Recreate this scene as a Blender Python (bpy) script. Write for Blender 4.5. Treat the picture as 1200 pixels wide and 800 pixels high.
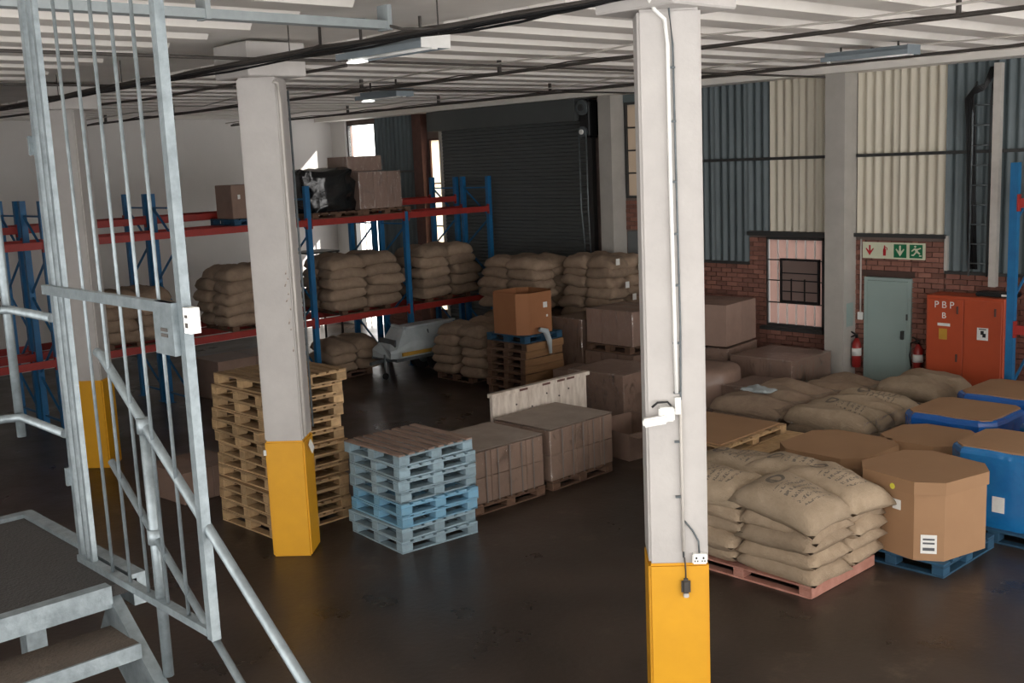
import bpy, bmesh, math, random
from mathutils import Vector, Matrix
random.seed(7)
for o in list(bpy.data.objects): bpy.data.objects.remove(o)
SC = bpy.context.scene
COL = SC.collection
R = math.radians

# ------------------------------------------------------------------ camera
CAMZ = 4.2
yaw, pitch, roll, FPX = .8213, .16417, .04296, 1291.5
fw = Vector((-math.sin(yaw)*math.cos(pitch), math.cos(yaw)*math.cos(pitch), -math.sin(pitch)))
r0 = Vector((math.cos(yaw), math.sin(yaw), 0)); d0 = fw.cross(r0)
rt = r0*math.cos(roll) + d0*math.sin(roll); dn = -r0*math.sin(roll) + d0*math.cos(roll)
cam = bpy.data.cameras.new('camera'); camo = bpy.data.objects.new('camera', cam); COL.objects.link(camo)
cam.sensor_fit = 'HORIZONTAL'; cam.sensor_width = 36; cam.lens = FPX*36/1200
cam.clip_start = .05; cam.clip_end = 200
m = Matrix((rt, -dn, -fw)).transposed().to_4x4(); m.translation = (0, 0, CAMZ)
camo.matrix_world = m
SC.camera = camo

# ------------------------------------------------------------------ light
SC.view_settings.view_transform = 'Standard'; SC.view_settings.look = 'None'
SC.view_settings.gamma = 1; SC.view_settings.use_curve_mapping = False
SC.view_settings.exposure = 0.08
w = bpy.data.worlds.new('overcast_sky'); SC.world = w; w.use_nodes = True
bg = w.node_tree.nodes['Background']; bg.inputs[0].default_value = (1.0, .972, .945, 1); bg.inputs[1].default_value = 3.9
sun = bpy.data.lights.new('sun_offscreen', 'SUN'); sun.energy = 9; sun.angle = R(1); sun.color = (1, .95, .88)
suno = bpy.data.objects.new('sun_offscreen', sun); COL.objects.link(suno); suno.rotation_euler = Vector((-.7, -.5, -.45)).to_track_quat('-Z', 'Y').to_euler()

# ------------------------------------------------------------------ materials
def lin(h):
    h = h.lstrip('#'); v = [int(h[i:i+2], 16)/255 for i in (0, 2, 4)]
    return tuple((c/12.92 if c <= .04045 else ((c+.055)/1.055)**2.4) for c in v) + (1,)
MATS = {}
def M(name, c, c2=None, rough=.6, scale=4, bump=0, bscale=40, metal=0, var=0, coat=0, stretch=(1, 1, 1), spec=.5, contrast=.25, crough=None):
    if name in MATS: return MATS[name]
    mt = bpy.data.materials.new(name); mt.use_nodes = True; MATS[name] = mt
    nt = mt.node_tree; N = nt.nodes; L = nt.links; b = N['Principled BSDF']
    tc = N.new('ShaderNodeTexCoord'); mp = N.new('ShaderNodeMapping'); mp.inputs['Scale'].default_value = stretch
    oi = N.new('ShaderNodeObjectInfo')
    ad = N.new('ShaderNodeVectorMath'); ad.operation = 'MULTIPLY_ADD'
    L.new(tc.outputs['Object'], mp.inputs['Vector'])
    L.new(oi.outputs['Random'], ad.inputs[0]); ad.inputs[1].default_value = (37, 53, 71) if var else (0, 0, 0)
    L.new(mp.outputs['Vector'], ad.inputs[2])
    n = N.new('ShaderNodeTexNoise'); n.inputs['Scale'].default_value = scale; n.inputs['Detail'].default_value = 6
    n.inputs['Roughness'].default_value = .62
    L.new(ad.outputs[0], n.inputs['Vector'])
    mr = N.new('ShaderNodeMapRange'); mr.inputs[1].default_value = .5-contrast; mr.inputs[2].default_value = .5+contrast
    L.new(n.outputs['Fac'], mr.inputs[0])
    mx = N.new('ShaderNodeMix'); mx.data_type = 'RGBA'
    mx.inputs[6].default_value = lin(c); mx.inputs[7].default_value = lin(c2 or c)
    L.new(mr.outputs[0], mx.inputs[0]); out = mx.outputs[2]
    if var:
        h = N.new('ShaderNodeHueSaturation'); mv = N.new('ShaderNodeMapRange')
        mv.inputs[3].default_value = 1-var; mv.inputs[4].default_value = 1+var
        L.new(oi.outputs['Random'], mv.inputs[0]); L.new(mv.outputs[0], h.inputs['Value']); L.new(out, h.inputs['Color']); out = h.outputs[0]
    L.new(out, b.inputs['Base Color'])
    b.inputs['Roughness'].default_value = rough; b.inputs['Metallic'].default_value = metal
    b.inputs['Specular IOR Level'].default_value = spec
    if coat: b.inputs['Coat Weight'].default_value = coat; b.inputs['Coat Roughness'].default_value = .12
    if bump:
        n2 = N.new('ShaderNodeTexNoise'); n2.inputs['Scale'].default_value = bscale; n2.inputs['Detail'].default_value = 4
        L.new(ad.outputs[0], n2.inputs['Vector'])
        bp = N.new('ShaderNodeBump'); bp.inputs['Strength'].default_value = bump; bp.inputs['Distance'].default_value = .02
        L.new(n2.outputs['Fac'], bp.inputs['Height']); L.new(bp.outputs[0], b.inputs['Normal'])
    if crough:
        m3 = N.new('ShaderNodeMapRange'); m3.inputs[3].default_value = crough[0]; m3.inputs[4].default_value = crough[1]
        L.new(mr.outputs[0], m3.inputs[0]); L.new(m3.outputs[0], b.inputs['Roughness'])
    return mt

def film_mat(name, tint, fac, rough=.12, bscale=9, bump=.5, streak=0):
    """clear plastic film: mostly see-through, glossy, with shinier wrinkles"""
    mt = bpy.data.materials.new(name); mt.use_nodes = True; MATS[name] = mt
    nt = mt.node_tree; N = nt.nodes; L = nt.links; N.remove(N['Principled BSDF']); o = N['Material Output']
    t = N.new('ShaderNodeBsdfTransparent'); g = N.new('ShaderNodeBsdfGlossy'); g.inputs['Roughness'].default_value = rough
    g.inputs['Color'].default_value = lin(tint)
    mx = N.new('ShaderNodeMixShader'); mx.inputs[0].default_value = fac
    L.new(t.outputs[0], mx.inputs[1]); L.new(g.outputs[0], mx.inputs[2]); out = mx.outputs[0]
    if bump:
        tc = N.new('ShaderNodeTexCoord'); mp = N.new('ShaderNodeMapping'); mp.inputs['Scale'].default_value = (1, 1, .45)
        n = N.new('ShaderNodeTexNoise'); n.inputs['Scale'].default_value = bscale; n.inputs['Detail'].default_value = 5
        bp = N.new('ShaderNodeBump'); bp.inputs['Strength'].default_value = bump; bp.inputs['Distance'].default_value = .04
        L.new(tc.outputs['Object'], mp.inputs[0]); L.new(mp.outputs[0], n.inputs['Vector']); L.new(n.outputs['Fac'], bp.inputs['Height']); L.new(bp.outputs[0], g.inputs['Normal'])
        if streak:
            m2 = N.new('ShaderNodeMapping'); m2.inputs['Rotation'].default_value = (.5, .4, .6); m2.inputs['Scale'].default_value = (9, 3, 2)
            n2 = N.new('ShaderNodeTexNoise'); n2.inputs['Scale'].default_value = 1.6; n2.inputs['Detail'].default_value = 7; n2.inputs['Distortion'].default_value = 1.2
            L.new(tc.outputs['Object'], m2.inputs[0]); L.new(m2.outputs[0], n2.inputs['Vector'])
            mr = N.new('ShaderNodeMapRange'); mr.inputs[1].default_value = .56; mr.inputs[2].default_value = .72; mr.inputs[4].default_value = streak
            L.new(n2.outputs['Fac'], mr.inputs[0])
            p = N.new('ShaderNodeBsdfGlossy'); p.inputs['Roughness'].default_value = .2; L.new(bp.outputs[0], p.inputs['Normal'])
            m3 = N.new('ShaderNodeMixShader'); L.new(mr.outputs[0], m3.inputs[0]); L.new(out, m3.inputs[1]); L.new(p.outputs[0], m3.inputs[2]); out = m3.outputs[0]
    L.new(out, o.inputs[0])
    return mt

def floor_mat():
    mt = M('floor', '#2b241f', '#463b33', rough=.4, scale=.9, bump=.15, bscale=14, contrast=.22, crough=(.22, .48))
    N = mt.node_tree.nodes; L = mt.node_tree.links; b = N['Principled BSDF']; src = b.inputs['Base Color'].links[0].from_socket
    tc = N.new('ShaderNodeTexCoord'); n = N.new('ShaderNodeTexNoise'); n.inputs['Scale'].default_value = 1.3; n.inputs['Detail'].default_value = 9; n.inputs['Roughness'].default_value = .75
    L.new(tc.outputs['Object'], n.inputs['Vector']); mr = N.new('ShaderNodeMapRange'); mr.inputs[1].default_value = .57; mr.inputs[2].default_value = .70; mr.inputs[4].default_value = .55
    L.new(n.outputs['Fac'], mr.inputs[0]); mx = N.new('ShaderNodeMix'); mx.data_type = 'RGBA'; L.new(mr.outputs[0], mx.inputs[0]); L.new(src, mx.inputs[6]); mx.inputs[7].default_value = lin('#6b5d50')
    L.new(mx.outputs[2], b.inputs['Base Color'])

def print_mat(name, c, c2):
    mt = M(name, c, c2, rough=.9, scale=7, bump=.5, bscale=60, var=.10)
    nt = mt.node_tree; N = nt.nodes; L = nt.links; b = N['Principled BSDF']
    src = b.inputs['Base Color'].links[0].from_socket
    tc = N.new('ShaderNodeTexCoord'); sx = N.new('ShaderNodeSeparateXYZ'); L.new(tc.outputs['Object'], sx.inputs[0])
    def mth(op, a, b_=None, c_=None):
        n = N.new('ShaderNodeMath'); n.operation = op
        for i, v in enumerate((a, b_, c_)):
            if v is None: continue
            if isinstance(v, (int, float)): n.inputs[i].default_value = v
            else: L.new(v, n.inputs[i])
        return n.outputs[0]
    X, Y, Z = sx.outputs
    dx = mth('ADD', X, .22); dist = mth('SQRT', mth('ADD', mth('MULTIPLY', dx, dx), mth('MULTIPLY', Y, Y)))
    ring = mth('LESS_THAN', mth('ABSOLUTE', mth('SUBTRACT', dist, .075)), .017)
    bar = mth('MULTIPLY', mth('LESS_THAN', mth('ABSOLUTE', mth('ADD', Y, .03)), .014), mth('LESS_THAN', mth('ABSOLUTE', dx), .06))
    row = mth('GREATER_THAN', mth('FRACT', mth('MULTIPLY', X, 13)), .48)
    win = mth('MULTIPLY', mth('LESS_THAN', mth('ABSOLUTE', mth('SUBTRACT', X, .1)), .19), mth('LESS_THAN', mth('ABSOLUTE', Y), .2))
    nz = N.new('ShaderNodeTexNoise'); nz.inputs['Scale'].default_value = 44; nz.inputs['Detail'].default_value = 1
    L.new(tc.outputs['Object'], nz.inputs['Vector'])
    txt = mth('MULTIPLY', mth('MULTIPLY', row, win), mth('GREATER_THAN', nz.outputs['Fac'], .52))
    mask = mth('MULTIPLY', mth('MULTIPLY', mth('MAXIMUM', mth('MAXIMUM', ring, bar), txt), mth('GREATER_THAN', Z, .01)), .62)
    mx = N.new('ShaderNodeMix'); mx.data_type = 'RGBA'; L.new(mask, mx.inputs[0]); L.new(src, mx.inputs[6]); mx.inputs[7].default_value = lin('#2c3138')
    L.new(mx.outputs[2], b.inputs['Base Color'])
    return mt

floor_mat()
M('ceiling', '#f2eee8', '#e3ded7', rough=.8, scale=1.5)
M('rib', '#f2eee8', '#e3ded7', rough=.75, scale=2)
M('white_wall', '#dcd9d6', '#cfccc9', rough=.85, scale=.6)
M('concrete', '#c3bfbb', '#b1adaa', rough=.75, scale=2.2, bump=.15, bscale=20)
M('pillar', '#b9b5ae', '#a8a49d', rough=.8, scale=2.5)
M('yellow', '#dda11c', '#d0961a', rough=.5, scale=3)
M('mortar', '#83726a', '#6f5f58', rough=.95, scale=6)
M('brick', '#96685a', '#7a5247', rough=.9, scale=5, var=.28)
M('corr_dark', '#687478', '#566266', rough=.55, scale=1.2, var=.06)
M('corr_light', '#d8d2c2', '#c8c0ae', rough=.6, scale=1.0, var=.03, stretch=(2.5, 2.5, .3))
M('shutter', '#585c5c', '#4e5252', rough=.6, scale=1)
M('steel_dark', '#3c3d3d', '#323333', rough=.5, scale=4)
M('rust', '#6b4a42', '#553a34', rough=.8, scale=6)
M('galv', '#8b9599', '#666f73', rough=.42, scale=16, metal=.55, bump=.08, bscale=50)
M('galv_dull', '#70777a', '#555b5e', rough=.55, scale=12, metal=.4)
M('grating', '#2b2826', '#201e1c', rough=.8, scale=20, bump=.4, bscale=60)
M('tread_brown', '#4f443a', '#3a322b', rough=.75, scale=14, bump=.4, bscale=60)
M('rack_blue', '#1e6da0', '#175a88', rough=.45, scale=4)
M('rack_red', '#a8322a', '#8c2a26', rough=.5, scale=5)
M('wood', '#b3956f', '#8c7152', rough=.8, scale=7, var=.22, stretch=(.5, 4, 4), bump=.2)
M('wood_block', '#c9aa80', '#9c7e5b', rough=.8, scale=9, var=.25, bump=.2)
M('wood_dark', '#735745', '#584234', rough=.85, scale=7, var=.2, stretch=(.5, 4, 4))
M('wood_mid', '#96714d', '#7c5b3d', rough=.85, scale=6, var=.15, stretch=(4, .5, 4))
M('wood_red', '#b9887a', '#93604f', rough=.85, scale=6, var=.2)
M('blue_pale', '#93adba', '#7a8b92', rough=.75, scale=6, var=.16, bump=.15)
M('blue_mid', '#6aa5c6', '#7d9eb0', rough=.7, scale=6, var=.14)
M('blue_worn', '#9b8376', '#7a6559', rough=.85, scale=8, var=.15, stretch=(.5, 4, 4))
M('blue_deep', '#27536f', '#1b3d55', rough=.7, scale=6, var=.15)
M('carton', '#a17d5c', '#967354', rough=.8, scale=1.5, var=.04)
M('carton_top', '#a17d5c', '#967354', rough=.85, scale=2)
M('carton_orange', '#a06c48', '#90603f', rough=.8, scale=1.5)
M('carton_dull', '#9a8073', '#887064', rough=.8, scale=3, var=.08, coat=.25)
M('carton_dark', '#8f7668', '#7b6457', rough=.7, scale=3, var=.1, coat=.35, bump=.3, bscale=8)
M('carton_pink', '#917a6b', '#7d675a', rough=.7, scale=3, var=.07, coat=.3)
M('dusty', '#a99b90', '#91847a', rough=.9, scale=4)
M('strap', '#78706b', rough=.4)
M('burlap', '#aa9780', '#927f69', rough=.95, scale=8, bump=.5, bscale=60, var=.12)
M('burlap_brown', '#a08b76', '#877261', rough=.95, scale=8, bump=.5, bscale=50, var=.14)
print_mat('burlap_print', '#af9c85', '#98866f')
M('blue_film', '#1c62b0', '#1553a6', rough=.22, scale=3, bump=.9, bscale=9, coat=.6)
M('blue_film_light', '#2078b4', '#1660a0', rough=.14, scale=3, bump=1, bscale=6, coat=.8)
M('sticker', '#e8e8e4', '#d8d8d4', rough=.6, scale=30)
M('sticker_ink', '#55585c', rough=.7)
M('sticker_yellow', '#d8d04a', rough=.5)
M('black_film', '#26282a', '#141516', rough=.22, scale=5, bump=.9, bscale=7, coat=.6)
M('door_green', '#9db0ac', '#92a5a1', rough=.5, scale=1.2)
M('orange', '#bb5130', '#ab492b', rough=.45, scale=2)
M('fire_red', '#9c2320', '#861d1b', rough=.35, scale=4)
M('black', '#17181a', '#101113', rough=.5, scale=4)
M('sign_cream', '#d9dcc2', '#cfd2b8', rough=.5, scale=5)
M('sign_red', '#b01d24', rough=.5)
M('sign_green', '#0f6b45', rough=.5)
M('white_plastic', '#f1f1ee', '#e6e6e2', rough=.4, scale=10)
M('white_board', '#e0d6ca', '#b4a698', rough=.75, scale=5, contrast=.18, stretch=(1, 2.5, .6))
M('pipe_dark', '#4a4541', '#3a3633', rough=.6, scale=8)
M('pipe_light', '#cbc6bf', '#b8b3ac', rough=.6, scale=6)
M('trunk_grey', '#98a0a2', '#868e90', rough=.55, scale=8)
M('batten_blue', '#8a959c', '#7b868d', rough=.5, scale=4)
M('tarp', '#bcc5c8', '#9ca6a9', rough=.5, scale=3, bump=.6, bscale=6)
M('tarp_dark', '#5b6164', '#4a5053', rough=.5, scale=3, bump=.6, bscale=6)
M('stripe_yellow', '#c89a3c', '#b3862f', rough=.5)
M('rubber', '#1a1a1b', rough=.8)
M('paint_peel', '#d7cfc5', '#7d6f66', rough=.85, scale=16, contrast=.1)
M('skirting', '#4f3a33', '#42302a', rough=.8)
M('grey_clad', '#76797a', '#676a6b', rough=.8, scale=3)
film_mat('film', '#f4f2ee', .07, bump=1, streak=.3)
film_mat('film_strong', '#f4f2ee', .13, bscale=8, bump=1, streak=.55)
film_mat('film_dusty', '#e8e2da', .2, rough=.35, bscale=8, bump=.8, streak=.6)
# emissive tube of the fluorescent battens that are on
mt = bpy.data.materials.new('tube_lit'); mt.use_nodes = True; MATS['tube_lit'] = mt
b = mt.node_tree.nodes['Principled BSDF']; b.inputs['Emission Color'].default_value = (1, .98, .95, 1); b.inputs['Emission Strength'].default_value = 3
# window glass and the translucent panes
def pane_mat(name, c, tr):
    mt = bpy.data.materials.new(name); mt.use_nodes = True; MATS[name] = mt
    N = mt.node_tree.nodes; L = mt.node_tree.links; N.remove(N['Principled BSDF'])
    d = N.new('ShaderNodeBsdfDiffuse'); t = N.new('ShaderNodeBsdfTranslucent'); x = N.new('ShaderNodeMixShader')
    d.inputs[0].default_value = lin(c); t.inputs[0].default_value = lin(c); x.inputs[0].default_value = tr
    L.new(d.outputs[0], x.inputs[1]); L.new(t.outputs[0], x.inputs[2]); L.new(x.outputs[0], N['Material Output'].inputs[0])
pane_mat('pane_pink', '#bba8a2', .45); pane_mat('pane_grey', '#988680', .35); pane_mat('pane_cream', '#efe6d6', .75); pane_mat('pane_beige', '#b8ada0', .35)
film_mat('glass', '#ffffff', .06, rough=.02, bump=0)

# ------------------------------------------------------------------ mesh helpers
def mesh_from(name, bm, mat, smooth=False):
    bmesh.ops.recalc_face_normals(bm, faces=bm.faces[:])
    me = bpy.data.meshes.new(name); bm.to_mesh(me); bm.free()
    me.materials.append(MATS[mat])
    if smooth:
        for p in me.polygons: p.use_smooth = True
    return me
def bbox(bm, x0, x1, y0, y1, z0, z1):
    vs = [bm.verts.new((x, y, z)) for z in (z0, z1) for y in (y0, y1) for x in (x0, x1)]
    for f in ((0, 2, 3, 1), (4, 5, 7, 6), (0, 1, 5, 4), (2, 6, 7, 3), (0, 4, 6, 2), (1, 3, 7, 5)):
        bm.faces.new([vs[i] for i in f])
BOX = {}
def box(dx, dy, dz, mat, bev=0, base=False):
    k = (round(dx, 4), round(dy, 4), round(dz, 4), mat, bev, base)
    if k not in BOX:
        bm = bmesh.new(); z0 = 0 if base else -dz/2
        bbox(bm, -dx/2, dx/2, -dy/2, dy/2, z0, z0+dz)
        if bev: bmesh.ops.bevel(bm, geom=bm.edges[:], offset=bev, segments=1, affect='EDGES')
        BOX[k] = mesh_from('box_'+mat, bm, mat)
    return BOX[k]
def boxes(lst, mat):
    bm = bmesh.new()
    for b_ in lst: bbox(bm, *b_)
    return mesh_from('boxes', bm, mat)
def cyl(r, h, mat, n=16, r2=None, base=True):
    k = ('c', r, h, mat, n, r2, base)
    if k not in BOX:
        bm = bmesh.new(); bmesh.ops.create_cone(bm, cap_ends=True, segments=n, radius1=r, radius2=r if r2 is None else r2, depth=h)
        if base: bmesh.ops.translate(bm, verts=bm.verts, vec=(0, 0, h/2))
        me = mesh_from('cyl', bm, mat)
        for p in me.polygons: p.use_smooth = len(p.vertices) == 4
        BOX[k] = me
    return BOX[k]
def tube(pts, r, mat, n=10, cyclic=False):
    bm = bmesh.new(); P = [Vector(p) for p in pts]; rings = []
    up = Vector((0, 0, 1))
    for i, p in enumerate(P):
        a = P[max(i-1, 0)]; b_ = P[min(i+1, len(P)-1)]; t = (b_-a).normalized()
        s = t.cross(up)
        if s.length < .05: s = t.cross(Vector((1, 0, 0)))
        s.normalize(); u = s.cross(t)
        rr = r[i] if isinstance(r, (list, tuple)) else r
        rings.append([bm.verts.new(p + s*rr*math.cos(2*math.pi*k/n) + u*rr*math.sin(2*math.pi*k/n)) for k in range(n)])
    for A, B in zip(rings, rings[1:]):
        for k in range(n): bm.faces.new((A[k], A[(k+1) % n], B[(k+1) % n], B[k]))
    bm.faces.new(rings[0]); bm.faces.new(rings[-1])
    me = mesh_from('tube', bm, mat)
    for p in me.polygons: p.use_smooth = len(p.vertices) == 4
    return me
def bar(p, q, w_, t_, mat):
    """rectangular bar from p to q, w_ horizontal, t_ the other way"""
    p, q = Vector(p), Vector(q); d = (q-p).normalized(); s = d.cross(Vector((0, 0, 1)))
    if s.length < .05: s = Vector((1, 0, 0))
    s.normalize(); u = s.cross(d); bm = bmesh.new(); vs = []
    for c in (p, q):
        for a, b_ in ((-1, -1), (1, -1), (1, 1), (-1, 1)): vs.append(bm.verts.new(c + s*a*w_/2 + u*b_*t_/2))
    for f in ((0, 1, 2, 3), (7, 6, 5, 4), (0, 4, 5, 1), (1, 5, 6, 2), (2, 6, 7, 3), (3, 7, 4, 0)): bm.faces.new([vs[i] for i in f])
    return mesh_from('bar', bm, mat)
def prism(poly, z0, z1, mat, inset=None, open_top=False, wall=.012):
    bm = bmesh.new(); n = len(poly)
    A = [bm.verts.new((x, y, z0)) for x, y in poly]; B = [bm.verts.new((x, y, z1)) for x, y in poly]
    for i in range(n): bm.faces.new((A[i], A[(i+1) % n], B[(i+1) % n], B[i]))
    bm.faces.new(A)
    if open_top:
        cx = sum(p[0] for p in poly)/n; cy = sum(p[1] for p in poly)/n; s = 1-wall*2
        C = [bm.verts.new((cx+(x-cx)*s, cy+(y-cy)*s, z1)) for x, y in poly]; D = [bm.verts.new((cx+(x-cx)*s, cy+(y-cy)*s, z0+.01)) for x, y in poly]
        for i in range(n):
            j = (i+1) % n; bm.faces.new((B[i], B[j], C[j], C[i])); bm.faces.new((C[i], C[j], D[j], D[i]))
        bm.faces.new(D)
    else: bm.faces.new(B)
    return mesh_from('prism', bm, mat)
def rbox(dx, dy, dz, mat, bev=.04, seg=3, noise=0, sub=0, seed=0):
    bm = bmesh.new(); bbox(bm, -dx/2, dx/2, -dy/2, dy/2, 0, dz)
    if sub:
        bmesh.ops.subdivide_edges(bm, edges=bm.edges[:], cuts=sub, use_grid_fill=True)
        rnd = random.Random(seed)
        for v in bm.verts:
            for ax, h in ((0, dx), (1, dy)):
                k = abs(v.co[ax])/(h/2)
            ed = sum(1 for ax, h in ((0, dx/2), (1, dy/2)) if abs(abs(v.co[ax])-h) < 1e-4)
            if ed == 2: v.co.x *= 1-bev/dx*1.4; v.co.y *= 1-bev/dy*1.4
            if noise and v.co.z > .01: v.co += Vector((rnd.uniform(-1, 1), rnd.uniform(-1, 1), rnd.uniform(-1, 1)))*noise
    else:
        bmesh.ops.bevel(bm, geom=bm.edges[:], offset=bev, segments=seg, affect='EDGES')
    return mesh_from('rbox', bm, mat, smooth=bool(sub))

def put(name, me, parent=None, loc=(0, 0, 0), rot=(0, 0, 0), label=None):
    o = bpy.data.objects.new(name, me); COL.objects.link(o); o.location = loc; o.rotation_euler = rot
    if parent: o.parent = parent
    if label: o['label'] = label
    return o
def tag(o, label, cat, group=None):
    o['label'] = label; o['category'] = cat
    if group: o['group'] = group
    return o
def thing(name, label, cat, loc=(0, 0, 0), rz=0, group=None):
    return tag(put(name, None, None, loc, (0, 0, rz)), label, cat, group)
def struct(name, me, loc=(0, 0, 0), rot=(0, 0, 0), label=None):
    o = put(name, me, None, loc, rot); o['kind'] = 'structure'
    if label: o['label'] = label
    return o

# ================================================================== THE SETTING
CZ = 5.45            # underside of ribs / solid band
WX, WY = -24.9, 17.0  # white side wall, back wall
struct('floor', boxes([(-25.2, 3.0, -3.0, 17.3, -.2, 0)], 'floor'), label='dark worn concrete warehouse floor with a damp sheen')
ceil = struct('ceiling', boxes([(-25.2, 8.5, -3.25, 17.3, CZ+.17, CZ+.35)], 'ceiling'), label='white painted ribbed concrete ceiling')  # unseen canopy beyond the open side added to keep sun off the floor
def rib_mesh(y0, y1):
    bm = bmesh.new(); pr = [(-.31, CZ+.17), (-.19, CZ), (.19, CZ), (.31, CZ+.17)]
    A = [bm.verts.new((x, y0, z)) for x, z in pr]; B = [bm.verts.new((x, y1, z)) for x, z in pr]
    for i in range(3): bm.faces.new((A[i], A[i+1], B[i+1], B[i]))
    bm.faces.new(A); bm.faces.new(B); bm.faces.new((A[0], A[3], B[3], B[0]))
    return mesh_from('rib', bm, 'rib')
ra, rb = rib_mesh(-3.0, 5.4), rib_mesh(7.0, 16.45)
x = -24.5
while x < 8.2:
    put('ceiling_rib', ra, ceil, (x, 0, 0)); put('ceiling_rib', rb, ceil, (x, 0, 0)); x += .8
put('solid_band', boxes([(-25, 8.5, 5.4, 7.0, CZ+.06, CZ+.17)], 'ceiling'), ceil)
put('edge_beam', boxes([(-25, 8.5, 16.45, 17.0, CZ-.10, CZ+.17)], 'ceiling'), ceil)
struct('wall_light_block', boxes([(-25.2, -7.0, -3.25, -3.0, 0, CZ+.2)], 'white_wall'), label='unseen white painted wall added behind the stair to block light')  # unseen partial wall, added to cut the daylight from behind the camera
struct('wall_left', boxes([(WX-.25, WX, -3.0, 17.25, 0, CZ+.2)], 'white_wall'), label='white painted side wall')
# back wall backing with real openings: (x0,x1,z0,z1)
OPEN = [(-24.2, -23.02, 4.34, 5.24), (-24.1, -23.0, 0.0, 3.0), (-20.88, -20.38, .6, 4.75), (-11.4, -10.22, 1.0, 2.62), (-14.7, -14.0, 3.32, 5.2)]
xs = sorted({WX-.2, 8.5, *[o[0] for o in OPEN], *[o[1] for o in OPEN]})  # unseen right-hand stretch added to stop sun passing round the wall
segs = []
for a, b_ in zip(xs, xs[1:]):
    mid = (a+b_)/2; hs = sorted([(o[2], o[3]) for o in OPEN if o[0] < mid < o[1]]); z = 0
    for h0, h1 in hs:
        if h0 > z: segs.append((a, b_, WY+.05, WY+.14, z, h0))
        z = h1
    segs.append((a, b_, WY+.05, WY+.14, z, CZ+.2))
wall = struct('wall_back', boxes(segs, 'mortar'), label='back wall of red brick below and corrugated sheeting above')

# --- corrugated sheets, each a part of the back wall
CORR = {}
def corr(wd, ht, mat, pitch=.16, amp=.028):
    k = (round(wd, 3), round(ht, 3), mat)
    if k not in CORR:
        bm = bmesh.new(); n = int(wd/pitch*8); prev = None
        for i in range(n+1):
            xx = -wd/2 + wd*i/n; yy = -amp*math.cos(2*math.pi*(xx+wd/2)/pitch)
            c = (bm.verts.new((xx, yy, 0)), bm.verts.new((xx, yy, ht)))
            if prev: bm.faces.new((prev[0], c[0], c[1], prev[1]))
            prev = c
        CORR[k] = mesh_from('corrugated', bm, mat, smooth=True)
    return CORR[k]
def sheets(x0, x1, z0, z1, mat, sw=.8):
    n = max(1, round((x1-x0)/sw)); d = (x1-x0)/n
    for i in range(n): put('corrugated_sheet', corr(d, z1-z0, mat), wall, (x0+d*(i+.5), WY+.01-.004*(i % 2), z0))
sheets(-23.0, -21.36, 1.4, 5.36, 'corr_dark')
sheets(-13.98, -11.77, 2.15, 5.36, 'corr_dark')
sheets(-11.77, -11.31, 2.72, 5.36, 'corr_dark', .46)
sheets(-11.31, -10.1, 2.72, 5.36, 'corr_light')
sheets(-9.6, -8.08, 2.72, 5.36, 'corr_light')
sheets(-8.08, -4.9, 2.15, 5.36, 'corr_dark')
sheets(-4.9, -1.5, 2.15, 5.36, 'corr_light')
# girts (dark rails fixed along the sheeting) and ledges
for x0, x1 in ((-23.0, -21.36), (-13.98, -9.98), (-9.6, -1.5)):
    put('wall_rail', boxes([(x0, x1, WY-.06, WY-.015, 3.98, 4.03)], 'steel_dark'), wall)
put('ledge', boxes([(-11.76, -9.98, WY-.09, WY+.03, 2.64, 2.71)], 'steel_dark'), wall)
put('ledge', boxes([(-9.62, -8.05, WY-.09, WY+.03, 2.66, 2.72)], 'steel_dark'), wall)
put('ledge', boxes([(-13.98, -11.76, WY-.06, WY+.03, 2.1, 2.15)], 'steel_dark'), wall)
put('ledge', boxes([(-8.05, -1.5, WY-.06, WY+.03, 2.1, 2.15)], 'steel_dark'), wall)
put('window_lintel', boxes([(-15, -14.0, WY-.02, WY+.05, 5.2, 5.36)], 'corr_dark'), wall)
put('grey_panel', boxes([(-14.7, -13.98, WY-.005, WY+.05, 2.1, 2.66)], 'grey_clad'), wall)
put('wall_post', boxes([(-8.07, -8.02, WY-.03, WY+.04, 2.12, 2.7)], 'pipe_light'), wall)

# --- bricks: the ones that show are parts, the rest one stuff mesh
BX, BZ = .235, .084
brick_zone = [(-14.72, -13.98, 0, 2.1), (-14.72, -13.98, 2.66, 3.3), (-13.98, -11.4, 0, 2.1), (-11.76, -11.4, 2.1, 2.64), (-11.4, -10.2, 0, .98),
              (-10.0, -9.42, 0, 2.66), (-9.42, -8.62, 2.0, 2.66), (-8.62, -8.07, 0, 2.66), (-8.07, -1.5, 0, 2.1), (-23.0, -21.36, 0, 1.4), (-15.4, -14.72, 0, 3.3)]
SHOW = [(-9.62, -8.07, .45, 2.7), (-11.76, -11.38, .8, 2.7), (-11.5, -10.0, .72, 1.0), (-12.85, -11.7, 1.2, 2.12), (-8.1, -6.9, 1.65, 2.12), (-14.72, -14.3, 2.6, 3.3)]
bricks = []
k = 0
while k*BZ < 3.4:
    z = k*BZ+BZ/2; off = (k % 2)*BX/2; i = 0; xx = -23.2+off
    while xx < -1.4:
        for a, b_, c, d in brick_zone:
            if c <= z-BZ/2+.02 and z+BZ/2-.02 <= d:
                l, r_ = max(xx-BX/2, a), min(xx+BX/2, b_)
                if r_-l > .05: bricks.append(((l+r_)/2, z, r_-l))
        xx += BX
    k += 1
vis = [b_ for b_ in bricks if any(s[0] <= b_[0] <= s[1] and s[2] <= b_[1] <= s[3] for s in SHOW)]
vis.sort(key=lambda b_: -b_[0]); vis = vis[:298]; vs_ = set(vis)
rnd = random.Random(3)
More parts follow.
